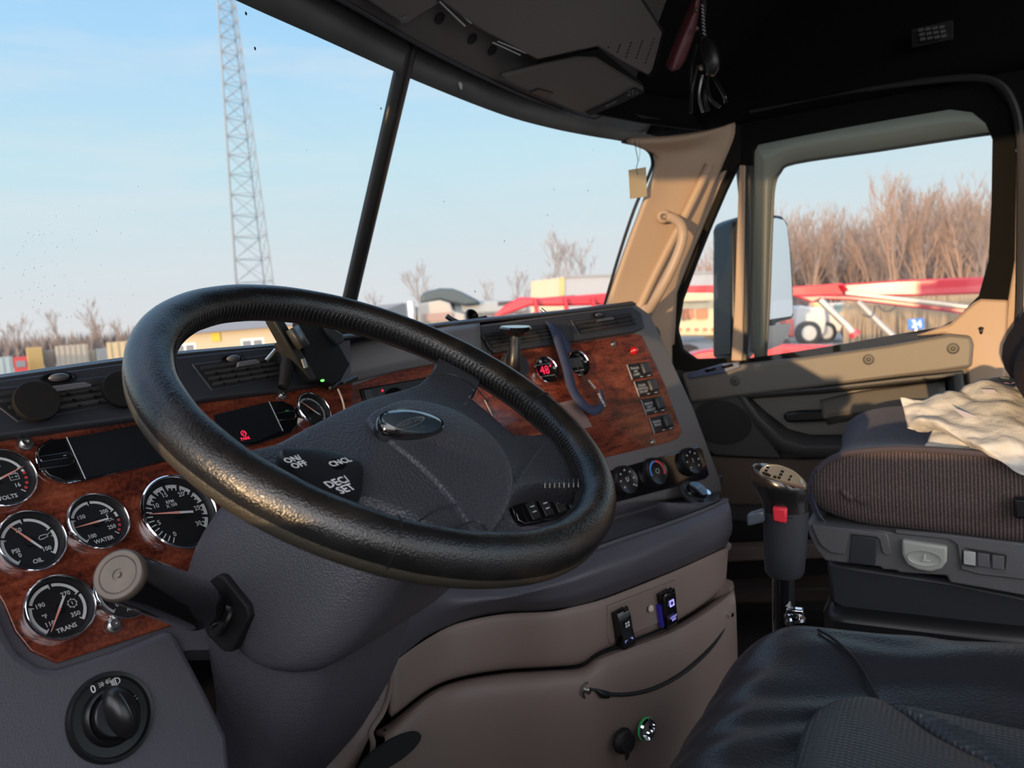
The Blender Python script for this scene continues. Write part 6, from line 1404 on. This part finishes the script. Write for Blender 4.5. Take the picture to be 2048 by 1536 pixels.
MB().tube(crom([at(*p, 16.9) for p in [(1756, 610), (1768, 622), (1784, 620), (1792, 612)]], 4), .012, 6).build('hydraulic_hose', rubber_m, ch)
bar(MB(), [(1340, 572), (1488, 569), (1488, 586), (1340, 584)], 18, .2).build('front_beam', redp, ch, bevel=.02)
MB().tube([at(1441, 575, 17.8), at(1453, 442, 17.8)], .05, 8).build('upright_pole', redp, ch)
bar(MB(), [(1370, 714), (1400, 703), (1500, 688), (1640, 690), (1700, 692), (1500, 735), (1370, 728)], 13.5, .5).build('lower_deck', redp, ch, bevel=.03)
bar(MB(), [(1010, 610), (1040, 594), (1090, 596), (1140, 592), (1215, 586), (1330, 580), (1330, 606), (1215, 610), (1120, 612), (1060, 612), (1000, 634), (985, 634)], 19.5, .4).build('head_rack', redp, ch, bevel=.05)
bar(MB(), [(995, 604), (1080, 596), (1150, 590), (1150, 596), (1080, 602), (996, 612)], 19.9, .3).build('rack_rail', darkp_m, ch)
bar(MB(), [(1000, 632), (1100, 622), (1215, 612), (1215, 640), (1000, 645)], 20.2, .3).build('rack_frame', mat('rack grey', (.30, .30, .32), .6), ch)
for k, px in enumerate((1070, 1130, 1185)): MB().tube([at(px, 596, 19.3), at(px + 6, 636, 19.3)], .06, 8).build('rack_post', redp, ch)
for px in (1540, 1900): g = gnd(px, 17); MB().lathe(V((g.x, g.y, .45)), Nk, [(.45, -.2), (.45, .1), (.2, .12)], 20).build('wheel', rubber_m, ch)
# sunlit sleeper cab in the quarter window
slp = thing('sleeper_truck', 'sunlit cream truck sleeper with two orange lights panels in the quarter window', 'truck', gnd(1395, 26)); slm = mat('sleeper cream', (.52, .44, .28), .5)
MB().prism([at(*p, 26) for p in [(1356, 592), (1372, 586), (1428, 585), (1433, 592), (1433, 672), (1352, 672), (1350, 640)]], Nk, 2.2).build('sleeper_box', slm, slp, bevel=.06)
for px in (1376, 1404): MB().prism([at(*p, 25.9) for p in [(px - 11, 618), (px + 11, 617), (px + 11, 637), (px - 11, 638)]], Nk, .08).build('rear_window', mat('orange window', (.40, .14, .07), .4) if 'orange window' not in MATS else MATS['orange window'], slp)
for k in range(5):
    MB().prism([at(*p, 25.9) for p in [(1356 + k * 17, 656), (1362 + k * 17, 656), (1362 + k * 17, 662), (1356 + k * 17, 662)]], Nk, .06).build('marker_light', MATS['orange window'], slp)
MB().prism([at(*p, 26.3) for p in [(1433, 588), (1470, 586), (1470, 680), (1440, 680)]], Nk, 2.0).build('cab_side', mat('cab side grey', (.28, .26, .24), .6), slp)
MB().prism([at(*p, 25.9) for p in [(1368, 597), (1420, 595), (1420, 602), (1368, 603)]], Nk, .05).build('roof_vent', mat('vent tan', (.55, .42, .28), .6), slp)
for px in (1375, 1450): g = gnd(px, 26); MB().lathe(V((g.x, g.y, .5)), Nk, [(.5, -.2), (.5, .1)], 18).build('wheel', rubber_m, slp)
# white pickup truck
pk = thing('pickup_truck', 'white work pickup parked behind the red booms in the passenger window', 'truck', gnd(1650, 38)); pw_ = mat('pickup white', (.42, .41, .40), .35, coat=.3)
def pk_(pts, d, th, name, mt, **k): return MB().prism([at(*p, d) for p in pts], Nk, th).build(name, mt, pk, **k)
pk_([(1594, 616), (1604, 610), (1616, 614), (1650, 614), (1654, 640), (1650, 668), (1600, 686), (1592, 684), (1590, 640)], 38, 1.6, 'front_end', pw_, bevel=.12, seg=3)
pk_([(1636, 618), (1660, 606), (1690, 604), (1708, 616), (1716, 628), (1720, 656), (1690, 664), (1640, 668)], 39, 2.2, 'cab', pw_, bevel=.10, seg=3)
pk_([(1668, 609), (1688, 608), (1700, 618), (1696, 626), (1672, 625)], 38.9, .06, 'side_window', mat('teal glass', (.12, .22, .25), .15), bevel=.01)
pk_([(1628, 606), (1648, 603), (1656, 610), (1654, 622), (1634, 622)], 38.2, .6, 'roof_load', mat('orange load', (.80, .50, .22), .6), bevel=.05)
pk_([(1572, 640), (1592, 636), (1594, 676), (1578, 672), (1571, 658)], 38.2, 1.2, 'grille_guard', mat('guard red', (.55, .10, .07), .5), bevel=.05)
for px, py, R in ((1618, 668, .56), (1652, 656, .50), (1708, 650, .50)):
    c = at(px, py, 37.6 if px < 1630 else 38.8); c.z = R; wv2 = MB().lathe(c, Nk, [(R, -.3), (R, .0), (R * .75, .05), (R * .6, .02)], 24).build('wheel', rubber_m, pk)
    MB().lathe(c, Nk, [(R * .62, .03), (R * .55, .07), (R * .2, .05), (0, .08)], 20).build('hub_cap', mat('hub white', (.45, .45, .44), .4) if 'hub white' not in MATS else MATS['hub white'], wv2)
# blue sign 34
sg2 = thing('bay_sign', 'small blue bay sign reading 34 standing before the reeds', 'sign', gnd(1832, 31))
sn = Nk; MB().box(at(1832, 648, 31), sn.cross(ez), ez, sn, .56, .38, .04).build('board', mat('sign blue', (.05, .20, .62), .5), sg2)
text_mb(MB(), '34', at(1832, 648, 31) + sn * .03, ez.cross(sn), ez, .38, 0, .01, bold=.02).build('sign_number', white_m, sg2, smooth=False)
MB().tube([gnd(1832, 31), at(1832, 655, 31)], .03, 6).build('post', steel_m, sg2)
# far parked cars under the mirror
for k, (px, c_, nm) in enumerate(((1470, (.5, .5, .52), 'silver'), (1548, (.55, .60, .65), 'pale blue'))):
    fc = thing('parked_car', f'{nm} parked car seen under the door mirror', 'car', gnd(px, 34)); cm = mat('far ' + nm, c_, .3)
    m = MB(); a, b_, u, n = pbox(m, px - 28, px + 28, 34, 34, .3, .95, 1.6); m.build('body', cm, fc, bevel=.1)
    m = MB(); m.prism([a.lerp(b_, .15) + V((0, 0, .9)), a.lerp(b_, .85) + V((0, 0, .9)), a.lerp(b_, .7) + V((0, 0, 1.4)), a.lerp(b_, .3) + V((0, 0, 1.4))], -n, 1.4); m.build('cabin', win_m, fc)
    for f in (.2, .8): MB().lathe(a.lerp(b_, f) + V((0, 0, .33)) - n * .02, n, [(.33, 0), (.33, .2)], 14).build('wheel', rubber_m, fc)
# door mirror
dmr = thing('door_mirror', 'tall black door mirror with pale reflecting glass outside the passenger window', 'mirror', onX(1530, 560, 2.36))
XM = 2.34
MP = Plane(onX(1530, 560, 2.34), 38.5, 2)
mo = [(1466, 452), (1470, 438), (1486, 431), (1548, 428), (1566, 431), (1578, 444), (1584, 500), (1589, 560), (1591, 632), (1586, 638), (1556, 645), (1535, 690), (1520, 704), (1500, 712), (1466, 716)]
MB().prism([MP.at(*p) for p in mo], MP.n, .10).build('housing', black_m, dmr, bevel=.012, seg=3)
mg = [(1532, 440), (1552, 436), (1568, 440), (1574, 452), (1579, 500), (1583, 560), (1586, 625), (1583, 632), (1532, 640)]
MB().prism([MP.at(*p, .004) for p in mg], MP.n, .003).build('mirror_glass', mat('mirror silver', (.46, .51, .54), .03, 1), dmr)
MB().prism([MP.at(*p, .004) for p in [(1534, 652), (1556, 650), (1582, 646), (1578, 668), (1562, 690), (1536, 700)]], MP.n, .003).build('lower_mirror', mat('lower mirror', (.2, .2, .2), .08, 1), dmr)
MB().tube([onX(1500, 700, 2.34), onX(1478, 722, 2.12)], .016, 10).build('bracket_arm', black_m, dmr)
MB().tube([onX(1490, 440, 2.34), onX(1480, 330, 2.12)], .012, 10).build('bracket_arm', black_m, dmr)
ORD = ['first', 'second', 'third', 'fourth', 'fifth', 'sixth', 'seventh', 'eighth', 'ninth', 'tenth']
for gname, tail_ in (('bare trees behind the quarter window', 'from the left of the bare trees in the small quarter window'), ('hazy bare trees right of the windshield post', 'from the left of the hazy skyline trees right of the windshield post'),
                     ('bare trees above the far left trailers', 'from the left of the bare trees above the far left trailers')):
    L_ = [o for o in S.objects if o.get('group') == gname]
    def hx_(o):
        p = o.location - EYE; return (p.x * RX.x + p.y * RY.x + p.z * RZ.x) / (p.x * RX.z + p.y * RY.z + p.z * RZ.z)
    for k, o in enumerate(sorted(L_, key=hx_)): o['label'] = f'{ORD[k]} {tail_}'
